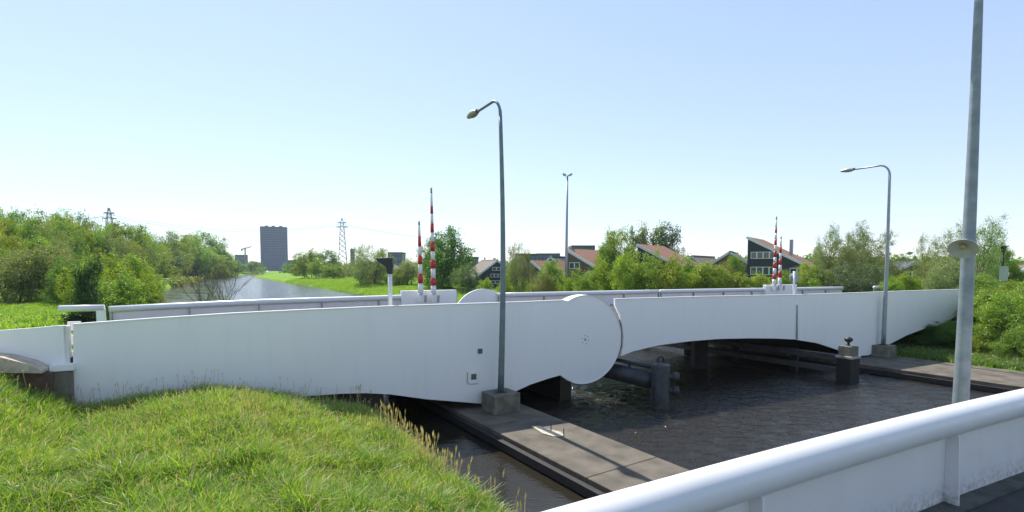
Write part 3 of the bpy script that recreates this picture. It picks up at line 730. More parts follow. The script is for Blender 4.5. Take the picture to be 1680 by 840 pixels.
barrier(711.5, 484, 308, 32.0, -4.0, 'taller of the two raised red and white barriers left of the bowed lamp post', TB)
barrier(690.5, 484, 363, 32.0, -3.0, 'shorter of the two raised red and white barriers left of the bowed lamp post', SB)
barrier(1270, 468, 355, 32.2, 4.0, 'taller raised red and white barrier at the right bridge end, before the dark house', TB)
barrier(1279, 468, 388, 32.2, 2.5, 'shorter raised red and white barrier at the right bridge end, before the dark house', SB)

# signal post (left) with hooded lamp, sign post (right)
def post(name, label, cat, u, vb, vt, c, r_, m):
    p = on_line(u, vb, c, MSL); q = on_line(u, vt, c, MSL); t = thing(name, label, cat, p)
    bm = bmesh.new(); tube(bm, [(0, 0, -.6), (0, 0, q.z - p.z)], r_, 12); obj('post', bm, m, t, True); return t, q.z - p.z
t, h = post('traffic_signal', 'white post with a black hooded signal head seen side on, left of the barriers', 'traffic signal', 640.5, 500, 443, 23.2, .085, M['whiteband'])
bm = bmesh.new(); prism(bm, [Vector(x) for x in ((.10, 0, h + .50), (.10, 0, h - .15), (-.10, 0, h - .15), (-.13, 0, h + .12), (-.50, 0, h + .38), (-.53, 0, h + .48))], Vector((.0, .28, 0)))
bmesh.ops.translate(bm, vec=(0, -.14, 0), verts=bm.verts); bmesh.ops.bevel(bm, geom=bm.edges[:], offset=.015, segments=1, affect='EDGES'); obj('signal_head', bm, M['black'], t)
bm = bmesh.new(); box(bm, .095, .13, -.12, .12, h + .1, h + .42); obj('lens_box', bm, M['dark_steel'], t)
t, h = post('road_sign', 'white post with a small round grey sign back, right of the right pair of barriers', 'road sign', 1302, 486, 445, 23.0, .07, M['whiteband'])
bm = bmesh.new(); lathe(bm, [(.30, -.02), (.30, .02)], 24, Matrix.Translation((.08, .14, h - .42)) @ Matrix.Rotation(PI / 2, 4, 'X')); obj('sign_face', bm, M['galv'], t)
# tall camera mast
p = at(929, 470, 62); gz = float(ground_z(p.x, p.y)); t = thing('camera_mast', 'very tall thin grey mast with two small cameras on top, above the orange roof', 'mast', (p.x, p.y, gz))
q = at(931, 287, 62); h = q.z - gz
bm = bmesh.new(); tube(bm, [(0, 0, 0), (0, 0, h * .45), (q.x - p.x, 0, h)], [.2, .17, .10], 12); obj('pole', bm, M['galv'], t, True)
for sgn in (-1, 1):
    bm = bmesh.new(); box(bm, -.22, .22, -.13, .13, -.12, .12, Matrix.Translation((q.x - p.x + sgn * .36, 0, h + .02)) @ Matrix.Rotation(sgn * -.5, 4, 'Y'), .02); obj('camera', bm, M['galv'], t)
bm = bmesh.new(); tube(bm, [(q.x - p.x - .3, 0, h - .05), (q.x - p.x + .3, 0, h - .05)], .04, 6); obj('crossbar', bm, M['galv'], t)
# small lantern post far right with a panel
p = at(1643, 480, 52); t = thing('lantern_post', 'dark lantern post with a grey panel, right of the nearest lamp post', 'lamp post', (p.x, p.y, float(ground_z(p.x, p.y))))
gz = t.location.z; h = at(1643, 404, 52).z - gz
bm = bmesh.new(); tube(bm, [(0, 0, 0), (0, 0, h - .5)], .10, 10); obj('pole', bm, M['dark_steel'], t, True)
bm = bmesh.new(); lathe(bm, [(.10, h - .6), (.16, h - .5), (.24, h - .1), (.34, h - .08), (.30, h - .02), (.1, h + .08), (0, h + .1)], 12, cap=False); obj('lantern', bm, M['dark_steel'], t)
bm = bmesh.new(); zc = at(1643, 448, 52).z - gz; box(bm, -.45, .45, -.14, -.1, zc - .8, zc + .7); obj('panel', bm, M['galv'], t)

# ------------------------------------------------------------------ far things
def tower_block(u0, u1, vt, y, label, cols, rows, wall, depth=22, cat='office tower', yaw=0, win=True):
    a = at(u0, vt, y); b = at(u1, vt, y); W_ = (b.x - a.x) / (1.1 if yaw else 1); gz = 1.0; H = a.z - gz
    t = thing('office_tower', label, cat, ((a.x + b.x) / 2, y, gz), yaw)
    bm = bmesh.new(); box(bm, -W_ / 2, W_ / 2, 0, depth, 0, H); wl = obj('wall', bm, wall, t)
    if win:
        ch = H / rows; cw = W_ / cols
        for j in range(rows):
            z = ch * j; bm = bmesh.new()
            box(bm, -W_ / 2 + cw * .1, W_ / 2 - cw * .1, -.06, -.01, z + ch * .25, z + ch * .86)
            obj('window_band', bm, M['far_glass'], t)
        for i in range(0, cols + 1):
            bm = bmesh.new(); fw = .5 if i % 5 == 0 else .3
            box(bm, -W_ / 2 + cw * i - fw, -W_ / 2 + cw * i + fw, -.35, -.07, 0, H)
            obj('facade_fin', bm, wall, t)
    bm = bmesh.new(); box(bm, -W_ / 2 - .3, W_ / 2 + .3, -.5, depth + .3, H + .003, H + 1.2); obj('roof_edge', bm, M['roof_dark'], t)
    return t
M['far_glass'] = mat('far_window_glass', (.055, .07, .14), .3, .3, .2)
slate = mat('slate_facade', (.11, .14, .29), .7, .2, .1); slate2 = mat('blue_grey_facade', (.13, .16, .21), .7, .2, .1)
T1 = tower_block(427, 471, 373, 900, 'tall dark slate office tower standing alone beyond the end of the river', 15, 20, slate, 30, yaw=R(25))
for x in (-14, -3, 9): 
    bm = bmesh.new(); H1 = at(427, 373, 900).z - 1; box(bm, x, x + 5, 8, 14, H1 + 1.2, H1 + 3.4); obj('roof_plant', bm, M['roof_dark'], T1)
tower_block(386, 406, 419, 880, 'low blue grey office block left of the tall dark tower, under the crane', 7, 5, slate2, 20, 'office block', yaw=R(27))
tower_block(471, 481, 428, 760, 'small dark blue block at the right foot of the tall tower', 4, 3, slate, 12, 'office block')
tower_block(637, 659, 416, 430, 'grey flat roofed block behind trees, right of the black signal head', 5, 4, slate2, 16, 'apartment block')
tower_block(575.5, 580, 410, 500, 'slim dark chimney-like tower right of the lattice pylon', 2, 9, slate2, 4, 'tower')
tower_block(939, 975, 407, 230, 'dark flat roofed block behind the orange roof by the tall mast', 9, 3, slate2, 14, 'apartment block')
tower_block(764, 783, 424, 360, 'long low grey block behind the dark gabled house, left of bowed lamp post', 5, 2, slate2, 14, 'apartment block')
tower_block(846, 880, 420, 260, 'low dark flat roofed block right of the bowed lamp post', 6, 2, slate, 14, 'apartment block')
tower_block(881, 918, 419, 300, 'wide low grey block left of the tall mast', 6, 2, slate2, 14, 'apartment block')
# crane
p = at(403, 440, 870); t = thing('tower_crane', 'small distant tower crane above the low blue grey block', 'crane', (p.x, p.y, 1))
def lattice(bm, a, b, w0, w1, nseg, r_):
    a, b = Vector(a), Vector(b); d = (b - a).normalized(); s_ = d.cross(Vector((0, 1, 0)) if abs(d.y) < .9 else Vector((1, 0, 0))).normalized(); u_ = s_.cross(d)
    cs = [(-1, -1), (1, -1), (1, 1), (-1, 1)]
    P = lambda f, c: a + (b - a) * f + (s_ * c[0] + u_ * c[1]) * ((w0 + (w1 - w0) * f) / 2)
    for c in cs: tube(bm, [P(0, c), P(1, c)], r_, 4)
    for k in range(nseg):
        f0, f1 = k / nseg, (k + 1) / nseg
        for i in range(4):
            c0, c1 = cs[i], cs[(i + 1) % 4]
            tube(bm, [P(f0, c0), P(f1, c1)], r_ * .7, 4); tube(bm, [P(f0, c1), P(f1, c0)], r_ * .7, 4)
H = at(403, 408, 870).z
bm = bmesh.new(); lattice(bm, (0, 0, 0), (0, 0, H), 1.8, 1.8, 16, .22); obj('mast', bm, M['pylon'], t)
bm = bmesh.new(); lattice(bm, (-7, 0, H - 2.2), (0, 0, H - .5), 1.4, 1.4, 4, .22); lattice(bm, (0, 0, H - .5), (11, 0, H + 2.5), 1.4, .8, 8, .22); obj('jib', bm, M['pylon'], t)
bm = bmesh.new(); tube(bm, [(0, 0, H), (0, 0, H + 4)], .3, 5); tube(bm, [(0, 0, H + 4), (10, 0, H + 2.5)], .12, 4); obj('tie_bar', bm, M['pylon'], t)
bm = bmesh.new(); box(bm, -7, -4.6, -.8, .8, H - 4.6, H - 2.3); obj('counterweight', bm, M['concrete'], t)
# pylons
def pylon(u, vt, y, base, topw, label, r_=.22):
    p = at(u, vt, y); H = p.z - 1; t = thing('pylon', label, 'pylon', (p.x, p.y, 1), R(20), 'electricity pylons'); hh = H * .82
    bm = bmesh.new(); lattice(bm, (0, 0, 0), (0, 0, hh), base, topw, 9, r_); obj('lattice_body', bm, M['pylon'], t)
    bm = bmesh.new(); lattice(bm, (0, 0, hh), (0, 0, H), topw, topw * .25, 3, r_ * .8); obj('top', bm, M['pylon'], t)
    for f, L_ in ((.84, 1.0), (.92, .75)):
        bm = bmesh.new(); z = H * f
        for sg in (-1, 1):
            lattice(bm, (sg * topw * .3, 0, z), (sg * topw * 1.35 * L_, 0, z + .5), 1.4, .35, 3, r_ * .7)
            tube(bm, [(sg * topw * 1.3 * L_, 0, z + .4), (sg * topw * 1.3 * L_, 0, z - 1.8)], .2, 5)
        obj('crossarm', bm, M['pylon'], t)
    return Vector((p.x, p.y, 1 + H * .86))
B = pylon(561, 358, 520, 9.5, 3.8, 'tall lattice pylon right of the dark tower, beyond the green meadow', .26)
Apt = pylon(178.5, 341, 430, 7, 3.6, 'lattice pylon whose top shows above the wood on the left', .26)
Cpt = pylon(1121, 405, 900, 9, 4, 'tiny faint pylon above the brown roofs, right of the poplars', .3)
def cable(a, b, sag, label, off):
    bm = bmesh.new(); L_ = b - a; o_ = Vector((-L_.y, L_.x, 0)).normalized() * off
    tube(bm, [a + L_ * f + o_ - Vector((0, 0, sag * 4 * f * (1 - f))) for f in np.linspace(0, 1, 25)], .13, 5)
    o = obj('power_cable', bm, M['pylon']); tag(o, label, 'power cable', 'power cables between the pylons')
for k, off in enumerate((-4.5, 4.5)):
    up = Vector((0, 0, 2.5 * k))
    cable(Apt + up, B + up, 9, ('lower' if k == 0 else 'upper') + ' of the sagging cables between the wood pylon and the tower pylon', off)
    cable(B + up, Cpt + up, 16, ('lower' if k == 0 else 'upper') + ' of the cables running right from the pylon by the dark tower', off)
    cable(Apt + Vector((-330, 60, 6)) + up, Apt + up, 9, ('lower' if k == 0 else 'upper') + ' of the cables running left from the pylon above the wood', off)

# ------------------------------------------------------------------ houses
def house(u, vt, y, W_, prof, L_, yaw, wallm, roofm, wins, label, roofs, gz=None, chim=None, name='brick_house'):
    """prof: outline (x fraction, z fraction of the height) from bottom left over the top to bottom right"""
    p = at(u, vt, y); gz = float(ground_z(p.x, p.y)) if gz is None else gz; H = p.z - gz
    t = thing(name, label, 'house', (p.x, p.y, gz), -yaw)
    P = [Vector((fx * W_, 0, fz * H)) for fx, fz in prof]
    bm = bmesh.new(); prism(bm, P, Vector((0, L_, 0))); obj('wall', bm, wallm, t)
    for i in roofs:
        a, b = P[i], P[i + 1]; d = (b - a).normalized(); nn = Vector((-d.z, 0, d.x)); nn = nn if nn.z > 0 else -nn
        a2, b2 = a - d * .25, b + d * .35
        bm = bmesh.new(); hexa(bm, [x + nn * .02 for x in (a2 + Vector((0, -.05, 0)), b2 + Vector((0, -.05, 0)), b2 + Vector((0, L_ + .3, 0)), a2 + Vector((0, L_ + .3, 0)))] + [x + nn * .22 for x in (a2 + Vector((0, -.05, 0)), b2 + Vector((0, -.05, 0)), b2 + Vector((0, L_ + .3, 0)), a2 + Vector((0, L_ + .3, 0)))])
        # ridges of tiles
        rf = obj('roof', bm, roofm, t)
        bm = bmesh.new(); hexa(bm, [x for x in (a2 + Vector((0, -.14, 0)) - nn * .15, b2 + Vector((0, -.14, 0)) - nn * .15, b2 + Vector((0, -.06, 0)) - nn * .15, a2 + Vector((0, -.06, 0)) - nn * .15)] + [x for x in (a2 + Vector((0, -.14, 0)) + nn * .26, b2 + Vector((0, -.14, 0)) + nn * .26, b2 + Vector((0, -.06, 0)) + nn * .26, a2 + Vector((0, -.06, 0)) + nn * .26)])
        obj('bargeboard', bm, M['trim'], rf)
    for (x0, x1, z0, z1) in wins:
        bm = bmesh.new(); box(bm, x0 * W_, x1 * W_, -.06, -.004, z0 * H, z1 * H); f = obj('window', bm, M['trim'], t)
        bm = bmesh.new(); n_ = max(1, round((x1 - x0) * W_ / 1.0)); ww = (x1 - x0) * W_ / n_
        for k in range(n_): box(bm, x0 * W_ + ww * k + .1, x0 * W_ + ww * (k + 1) - .1, -.075, -.063, z0 * H + .1, z1 * H - .1)
        obj('pane', bm, M['glass'], f)
    if chim:
        bm = bmesh.new(); x, yy, z0, z1 = chim; box(bm, x * W_ - .25, x * W_ + .25, yy, yy + .5, z0 * H, z1 * H); obj('chimney', bm, M['galv'], t)
    return t
# origin at the left bottom corner of the gable wall
mono = [(0, 0), (0, 1), (1, .42), (1, 0)]
gab = [(0, 0), (0, .62), (.5, 1), (1, .62), (1, 0)]
house(1227, 391, 88, 10.5, mono, 12, R(38), M['dark_brick'], M['roof_orange'], [(.05, .42, .64, .76), (.05, .42, .36, .5), (.62, .82, .38, .48)], 'dark house with a steep orange roof falling to the right, behind the right barriers', [1], chim=(.55, 5, .6, .98))
house(1157, 415, 96, 8.4, gab, 17, R(28), M['brown_brick'], M['roof_brown'], [(.2, .42, .55, .68), (.58, .8, .55, .68)], 'brown roofed gabled house joined to the left of the dark orange roofed house', [1, 2])
house(1108, 422, 110, 7, gab, 13, R(40), M['brown_brick'], M['roof_brown'], [], 'low brown roofed house half hidden by trees, left of the gabled brown house', [1, 2])
house(1046, 403, 90, 7.2, [(0, 0), (0, 1), (1, .58), (1, 0)], 11, R(40), M['dark_brick'], M['roof_orange'], [], 'orange roof falling to the right in front of the poplars, above the hedge', [1])
house(930, 411, 84, 8.6, mono, 10, R(42), M['brown_brick'], M['roof_orange'], [(.06, .3, .6, .74), (.45, .75, .42, .54)], 'brick house with an orange roof falling right, at the tall mast', [1], chim=(.03, 1, .9, 1.04))
house(776, 428, 112, 9.0, [(0, 0), (0, .35), (.62, 1), (1, .72), (1, 0)], 9, R(-24), M['dark_brick'], M['roof_brown'], [(.5, .72, .66, .78), (.45, .75, .42, .54), (.45, .7, .18, .3)], 'dark brick house with white windows and uneven gable, left of the bowed lamp post', [1, 2], chim=(.75, 4, .8, 1.12))
house(872, 430, 88, 5.2, mono, 9, R(42), M['dark_brick'], M['roof_orange'], [(.1, .5, .45, .6)], 'small orange roof showing between bushes right of the bowed lamp post', [1])
house(880, 423, 104, 6.4, gab, 9, R(30), M['dark_brick'], M['roof_dark'], [(.35, .6, .7, .8)], 'dark slate roofed gable house between the bowed lamp post and the mast', [1, 2])
house(1316, 425, 80, 8, gab, 10, R(25), M['brown_brick'], M['roof_brown'], [], 'brown gabled house buried in trees right of the right barriers', [1, 2])
house(1458, 432, 76, 6.5, gab, 10, R(20), M['brown_brick'], M['roof_dark'], [(.3, .6, .5, .7)], 'grey roofed house between trees right of the quay lamp post', [1, 2])
house(1660, 437, 62, 7, gab, 9, R(-20), M['brown_brick'], M['roof_brown'], [(.3, .6, .4, .6)], 'house at the right edge of the picture with a pale gable edge', [1, 2])
house(1378, 462, 62, 5.5, [(0, 0), (0, 1), (1, .6), (1, 0)], 5, R(40), M['brown_brick'], M['roof_orange'], [], 'low orange tiled shed just above the right end of the far handrail', [1], name='shed')
house(1010, 424, 120, 7, gab, 10, R(30), M['brown_brick'], M['roof_brown'], [], 'brown roof seen in the gap right of the orange roof by the mast', [1, 2])
house(590, 432, 210, 16, gab, 9, R(30), M['dark_brick'], M['roof_dark'], [], 'far dark roofed house at the meadow edge beside the pylon foot', [1, 2])

# car parked behind the bushes
p = at(1641, 480, 44); gz = float(ground_z(p.x, p.y)); gz = at(1641, 470, 44).z - 1.5
t = thing('parked_car', 'light blue car parked behind the bushes at the right edge', 'car', (p.x, p.y, gz), R(20))
def carprof(pts, w, m, name, inset=0):
    bm = bmesh.new(); prism(bm, [Vector((x, -w / 2, z)) for x, z in pts], Vector((0, w, 0))); bmesh.ops.bevel(bm, geom=bm.edges[:], offset=.05, segments=2, affect='EDGES'); return obj(name, bm, m, t, True)
bd = carprof([(-2.1, .25), (2.1, .25), (2.15, .7), (1.95, .88), (1.1, .95), (-1.6, .98), (-2.1, .9)], 1.7, mat('car_paint', (.35, .48, .62), .25, .1, 3, coat=.6), 'body')
carprof([(-1.6, .97), (1.1, .94), (.35, 1.42), (-1.1, 1.45)], 1.5, M['glass'], 'windows')
bm = bmesh.new(); box(bm, -1.08, .36, -.66, .66, 1.43, 1.49, None, .03); obj('roof', bm, bd.data.materials[0], t)
for x in (-1.35, 1.35):
    for yy in (-.78, .78):
        bm = bmesh.new(); lathe(bm, [(.31, -.1), (.33, -.08), (.33, .08), (.31, .1)], 20, Matrix.Translation((x, yy, .33)) @ Matrix.Rotation(PI / 2, 4, 'X')); wh = obj('wheel', bm, M['black'], t)
        bm = bmesh.new(); lathe(bm, [(.19, -.112), (.19, .112)], 16, Matrix.Translation((x, yy, .33)) @ Matrix.Rotation(PI / 2, 4, 'X')); obj('rim', bm, M['galv'], wh)
# ------------------------------------------------------------------ trees and bushes
def leaf_mesh(name, centres, sig, n, size, m, aspect=.55, zmin=.01, droop=0.0, norm=True):
    """n rhombic leaves scattered round clump centres"""
    c = np.asarray(centres); i = rng.integers(0, len(c), n)
    sg = np.asarray(sig)[i] if np.ndim(sig) else np.full(n, sig)
    p = c[i] + rng.normal(0, 1, (n, 3)) * sg[:, None] * np.array([1, 1, .75])
    if droop: p[:, 2] -= np.abs(rng.normal(0, droop, n))
    p = p[p[:, 2] > zmin]; n = len(p)
    d = rng.normal(0, 1, (n, 3)); d[:, 2] = d[:, 2] * .8 - droop * 12; d /= np.linalg.norm(d, axis=1)[:, None]
    e = rng.normal(0, 1, (n, 3)); e -= (e * d).sum(1)[:, None] * d; e /= np.linalg.norm(e, axis=1)[:, None]
    L_ = size * rng.uniform(.6, 1.35, n)[:, None]; W_ = L_ * aspect
    q = np.stack([p - d * L_, p + e * W_, p + d * L_, p - e * W_], 1).reshape(-1, 3)
    if norm:      # fit the crown to a unit box: 0..1 high, +-.5 wide
        lo, hi = np.percentile(q[:, :2], 1.5, axis=0), np.percentile(q[:, :2], 98.5, axis=0)
        q[:, :2] = (q[:, :2] - (lo + hi) / 2) / (hi - lo).mean(); q[:, 2] = q[:, 2] / np.percentile(q[:, 2], 99.7)
    me = raw_mesh(bpy.data.meshes.new(name), q, np.arange(n * 4).reshape(-1, 4), smooth=False)
    me.materials.append(m); return me
def shell_clumps(blobs, k, inner=.55):
    """clump centres on and inside ellipsoids (x, y, z, rx, ry, rz)"""
    b = np.array(blobs); wt = (b[:, 3] * b[:, 4] * b[:, 5]) ** (2 / 3); wt /= wt.sum()
    i = rng.choice(len(b), k, p=wt); d = rng.normal(0, 1, (k, 3)); d /= np.linalg.norm(d, axis=1)[:, None]
    r_ = inner + (1 - inner) * rng.random(k) ** .6
    return b[i, :3] + d * b[i, 3:] * r_[:, None]
def limb_mesh(name, tips, r0, m, trunk_top, wiggle=.02, base=(0, 0), stems=1):
    bm = bmesh.new()
    for s_ in range(stems):
        bx = base[0] + (random.uniform(-.12, .12) if stems > 1 else 0); by = base[1] + (random.uniform(-.12, .12) if stems > 1 else 0)
        tx = bx * 2.2 if stems > 1 else random.uniform(-.04, .04); ty = by * 2 if stems > 1 else random.uniform(-.03, .03)
        path = [Vector((bx + (tx - bx) * f + random.uniform(-wiggle, wiggle), by + (ty - by) * f + random.uniform(-wiggle, wiggle), trunk_top * f)) for f in np.linspace(0, 1, 6)]
        path[0] = Vector((bx, by, -.03))
        tube(bm, path, [r0 * (1 - .7 * f) for f in np.linspace(0, 1, 6)], 7)
        for q in tips[s_::stems]:
            q = Vector(q); k = random.randint(2, 5); a = path[k]
            mid = a.lerp(q, .5) + Vector((random.uniform(-wiggle, wiggle) * 2, random.uniform(-wiggle, wiggle) * 2, .03))
            tube(bm, [a, mid, q], [r0 * .38 * (1 - .1 * k), r0 * .22, r0 * .06], 5)
    me = bpy.data.meshes.new(name); bm.to_mesh(me); bm.free(); me.materials.append(m); return me
PROTO = {}
def proto(kind, blobs, k, sig, n, size, lm, bm_, trunk_top=.6, r0=.03, inner=.55, droop=0, aspect=.55, stems=1, ntip=26):
    PROTO.setdefault(kind, [])
    c = shell_clumps(blobs, k, inner)
    tips = [tuple(x) for x in c[rng.choice(len(c), min(ntip, len(c)), replace=False)]]
    sg = sig * rng.uniform(.6, 1.5, len(c))
    PROTO[kind].append((leaf_mesh('crown', c, sg, n, size, lm, aspect, droop=droop), limb_mesh('trunk', tips, r0, bm_, trunk_top, stems=stems)))
rr = random.uniform
for v_ in range(4):     # round broadleaf
    bl = [(0, 0, .58, .30, .30, .30)] + [(.30 * math.cos(a), .30 * math.sin(a), rr(.38, .68), rr(.14, .2), rr(.14, .2), rr(.13, .2)) for a in np.linspace(0, 6.28, 9)[:-1] + rr(0, 1)] + [(rr(-.15, .15), rr(-.15, .15), rr(.78, .86), .15, .15, rr(.11, .14)) for _ in range(3)]
    proto('round', bl, 330, .032, 14000, .0125, M['leaf'], M['bark'], .6)
for v_ in range(3):     # loose, willow like
    bl = [(rr(-.3, .3), rr(-.3, .3), rr(.3, .7), rr(.1, .2), rr(.1, .2), rr(.12, .2)) for _ in range(12)] + [(rr(-.18, .18), rr(-.18, .18), rr(.72, .88), rr(.07, .12), rr(.07, .12), .12) for _ in range(5)]
    proto('loose', bl, 260, .028, 10500, .0115, M['leaf_grey'], M['bark'], .65, droop=.02, aspect=.3)
for v_ in range(2):     # slim poplar or birch
    bl = [(rr(-.05, .05), rr(-.05, .05), z, rr(.10, .2) * (1.25 - z), rr(.1, .2) * (1.25 - z), .09) for z in np.linspace(.22, .93, 12)]
    proto('slim', bl, 170, .034, 4600, .015, M['leaf_grey'], M['bark_pale'], .9, r0=.016)
for v_ in range(4):     # bush down to the ground
    bl = [(rr(-.33, .33), rr(-.33, .33), rr(.12, .55), rr(.14, .24), rr(.14, .24), rr(.16, .28)) for _ in range(13)] + [(rr(-.2, .2), rr(-.2, .2), rr(.6, .8), rr(.08, .15), rr(.08, .15), rr(.1, .17)) for _ in range(5)]
    proto('bush', bl, 420, .034, 15000, .014, M['leaf'], M['bark'], .5, r0=.018, stems=4)
for v_ in range(3):     # full willow down to the ground
    bl = [(rr(-.33, .33), rr(-.33, .33), rr(.15, .6), rr(.14, .22), rr(.14, .22), rr(.16, .26)) for _ in range(14)] + [(rr(-.2, .2), rr(-.2, .2), rr(.65, .85), rr(.07, .13), rr(.07, .13), rr(.1, .16)) for _ in range(6)]
    proto('willow', bl, 420, .032, 15000, .0125, M['leaf_grey'], M['bark'], .6, r0=.022, droop=.012, aspect=.35, stems=2)
for v_ in range(2):     # fine leaved bush for near places
    bl = [(rr(-.36, .36), rr(-.36, .36), rr(.1, .55), rr(.12, .22), rr(.12, .22), rr(.16, .28)) for _ in range(16)] + [(rr(-.25, .25), rr(-.25, .25), rr(.6, .82), rr(.06, .13), rr(.06, .13), rr(.08, .15)) for _ in range(7)]
    proto('near_bush', bl, 900, .026, 42000, .0095, M['leaf'], M['bark'], .5, r0=.014, stems=5)
for v_ in range(2):     # blossoming hawthorn
    bl = [(rr(-.33, .33), rr(-.33, .33), rr(.08, .55), rr(.14, .24), rr(.14, .24), rr(.16, .3)) for _ in range(16)]
    proto('blossom', bl, 330, .034, 14000, .012, M['leaf_tan'], M['bark'], .5, r0=.02, stems=3)
bl = [(rr(-.14, .14), rr(-.14, .14), z, .22 * (1.15 - z) + .06, .22 * (1.15 - z) + .06, .12) for z in np.linspace(.08, .9, 11)]
proto('dark', bl, 300, .03, 11000, .012, M['leaf_dark'], M['bark'], .8, r0=.02, aspect=.3)

bl = [(rr(-.2, .2), rr(-.2, .2), z, .25 * (1.2 - z) + .08, .25 * (1.2 - z) + .08, .12) for z in np.linspace(.1, .9, 11)]
proto('yew', bl, 260, .045, 9000, .03, M['leaf_dark'], M['bark'], .8, r0=.02, aspect=.3, inner=.2)
used = {}
def tree(kind, u, vt, y, wpx, col, label, cat='tree', group=None, gz=None, hue=None, name=None, sink=0.0):
    p = at(u, vt, y); g = float(ground_z(p.x, p.y)) if gz is None else gz
    H = max(p.z - g, .6); W_ = wpx * y / FPX
    k = used.get(kind, 0); used[kind] = k + 1; cm, tm = PROTO[kind][k % len(PROTO[kind])]
    nm = name or {'round': 'broadleaf_tree', 'loose': 'willow_tree', 'slim': 'poplar_tree', 'bush': 'green_bush', 'near_bush': 'green_bush', 'blossom': 'hawthorn_bush', 'dark': 'dark_bush', 'yew': 'dark_bush', 'willow': 'willow_tree'}[kind]
    t = thing(nm, label, cat, (p.x, p.y, g - sink), rr(0, 6.28), group); t.scale = (W_, W_, H + sink)
    c = bpy.data.objects.new('crown', cm); COL.objects.link(c); c.parent = t; c.color = (*col, 1)
    s_ = bpy.data.objects.new('trunk', tm); COL.objects.link(s_); s_.parent = t
    return t
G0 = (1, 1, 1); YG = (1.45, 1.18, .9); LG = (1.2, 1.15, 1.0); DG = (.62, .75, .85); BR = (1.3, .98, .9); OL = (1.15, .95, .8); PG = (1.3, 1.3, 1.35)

# --- left wood: skyline row, middle row, edge row
sky_u = [-20, 0, 60, 110, 150, 200, 250, 310, 350, 372, 388]; sky_v = [338, 340, 343, 344, 350, 365, 378, 377, 386, 410, 432]
tone = [(G0, 'mid green'), (YG, 'yellow green'), (DG, 'dark green'), (BR, 'brownish'), (OL, 'olive'), (LG, 'light green')]
def wood_row(us, dv, ys, wd, nm, where, seedk):
    for i, u in enumerate(us):
        col, tn = tone[(i * 7 + seedk * 3) % 6 if nm != 'x' else 0]
        v = float(np.interp(u, sky_u, sky_v)) + dv + rr(-5, 6)
        y = float(np.interp(u, [-20, 200, 260, 290, 330, 390], [ys[0], ys[0] * 1.4, 225, 290, 360, 480])) * rr(.97, 1.08)
        v = min(v, 428 if u < 340 else 437)
        tree(('bush', 'round', 'bush', 'bush', 'loose')[i % 5], u + rr(-4, 4), min(v, 437), y, wd * rr(.85, 1.2), tuple(c_ * rr(.9, 1.1) for c_ in col),
             f'{tn} tree {where}', group=f'{tn} trees {where}', name='broadleaf_tree')
wood_row(np.arange(-25, 372, 21), 4, (115, 420), 50, 'a', 'on the skyline of the wood on the left bank', 0)
wood_row(np.arange(-20, 366, 22), 22, (88, 340), 54, 'b', 'halfway down the face of the wood on the left bank', 1)
wood_row(np.arange(120, 386, 18), 34, (84, 300), 50, 'c', 'at the foot of the wood above the river edge', 2)
wood_row(np.arange(-16, 110, 26), 48, (66, 90), 60, 'd', 'low on the wood edge above the grassy dyke', 3)
# --- left edge bushes
L3 = [('blossom', 20, 412, 52, 92, G0, 'dusky blossoming bush at the left edge above the bright green slope'),
      ('blossom', 72, 404, 54, 84, (1.0, .95, .9), 'wide blossoming hawthorn in the middle of the bushes above the bright green slope'),
      ('bush', 104, 418, 50, 50, DG, 'dark green bush at the top of the bright green slope'),
      ('bush', 140, 424, 46, 62, YG, 'yellow green bush left of the dark slender bush, behind the handrail end'),
      ('bush', 172, 415, 50, 76, YG, 'largest bright yellow green bush behind the left end of the far handrail'),
      ('bush', 212, 420, 52, 66, LG, 'bright green bush behind the far handrail, second from the river on the left'),
      ('blossom', 222, 404, 66, 62, (.9, .9, .85), 'dull olive blossoming bush behind the bright bushes at the left water edge'),
      ('bush', 233, 442, 50, 46, YG, 'low bright bush nearest the river on the left bank'),
      ('bush', 188, 448, 42, 84, LG, 'broad low bush directly behind the left handrail post'),
      ('bush', 276, 462, 190, 26, DG, 'small dark bush on the river bank below the wood, left'),
      ('dark', 92, 430, 56, 34, G0, 'very dark small tree between the blossoming bushes on the left'),
      ]
for a in L3: tree(a[0], a[1], a[2], a[3], a[4], a[5], a[6], 'bush' if a[0] != 'dark' else 'tree')
tree('yew', 143, 428, 26.5, 40, (1.2, 1.4, 1.2), 'dark slender bush rising behind and hanging below the left end of the handrail', 'bush', gz=2.6)
tree('yew', 139, 507, 25.6, 58, (.8, .9, .8), 'low black green shrub under the left handrail end', 'bush', gz=2.6)
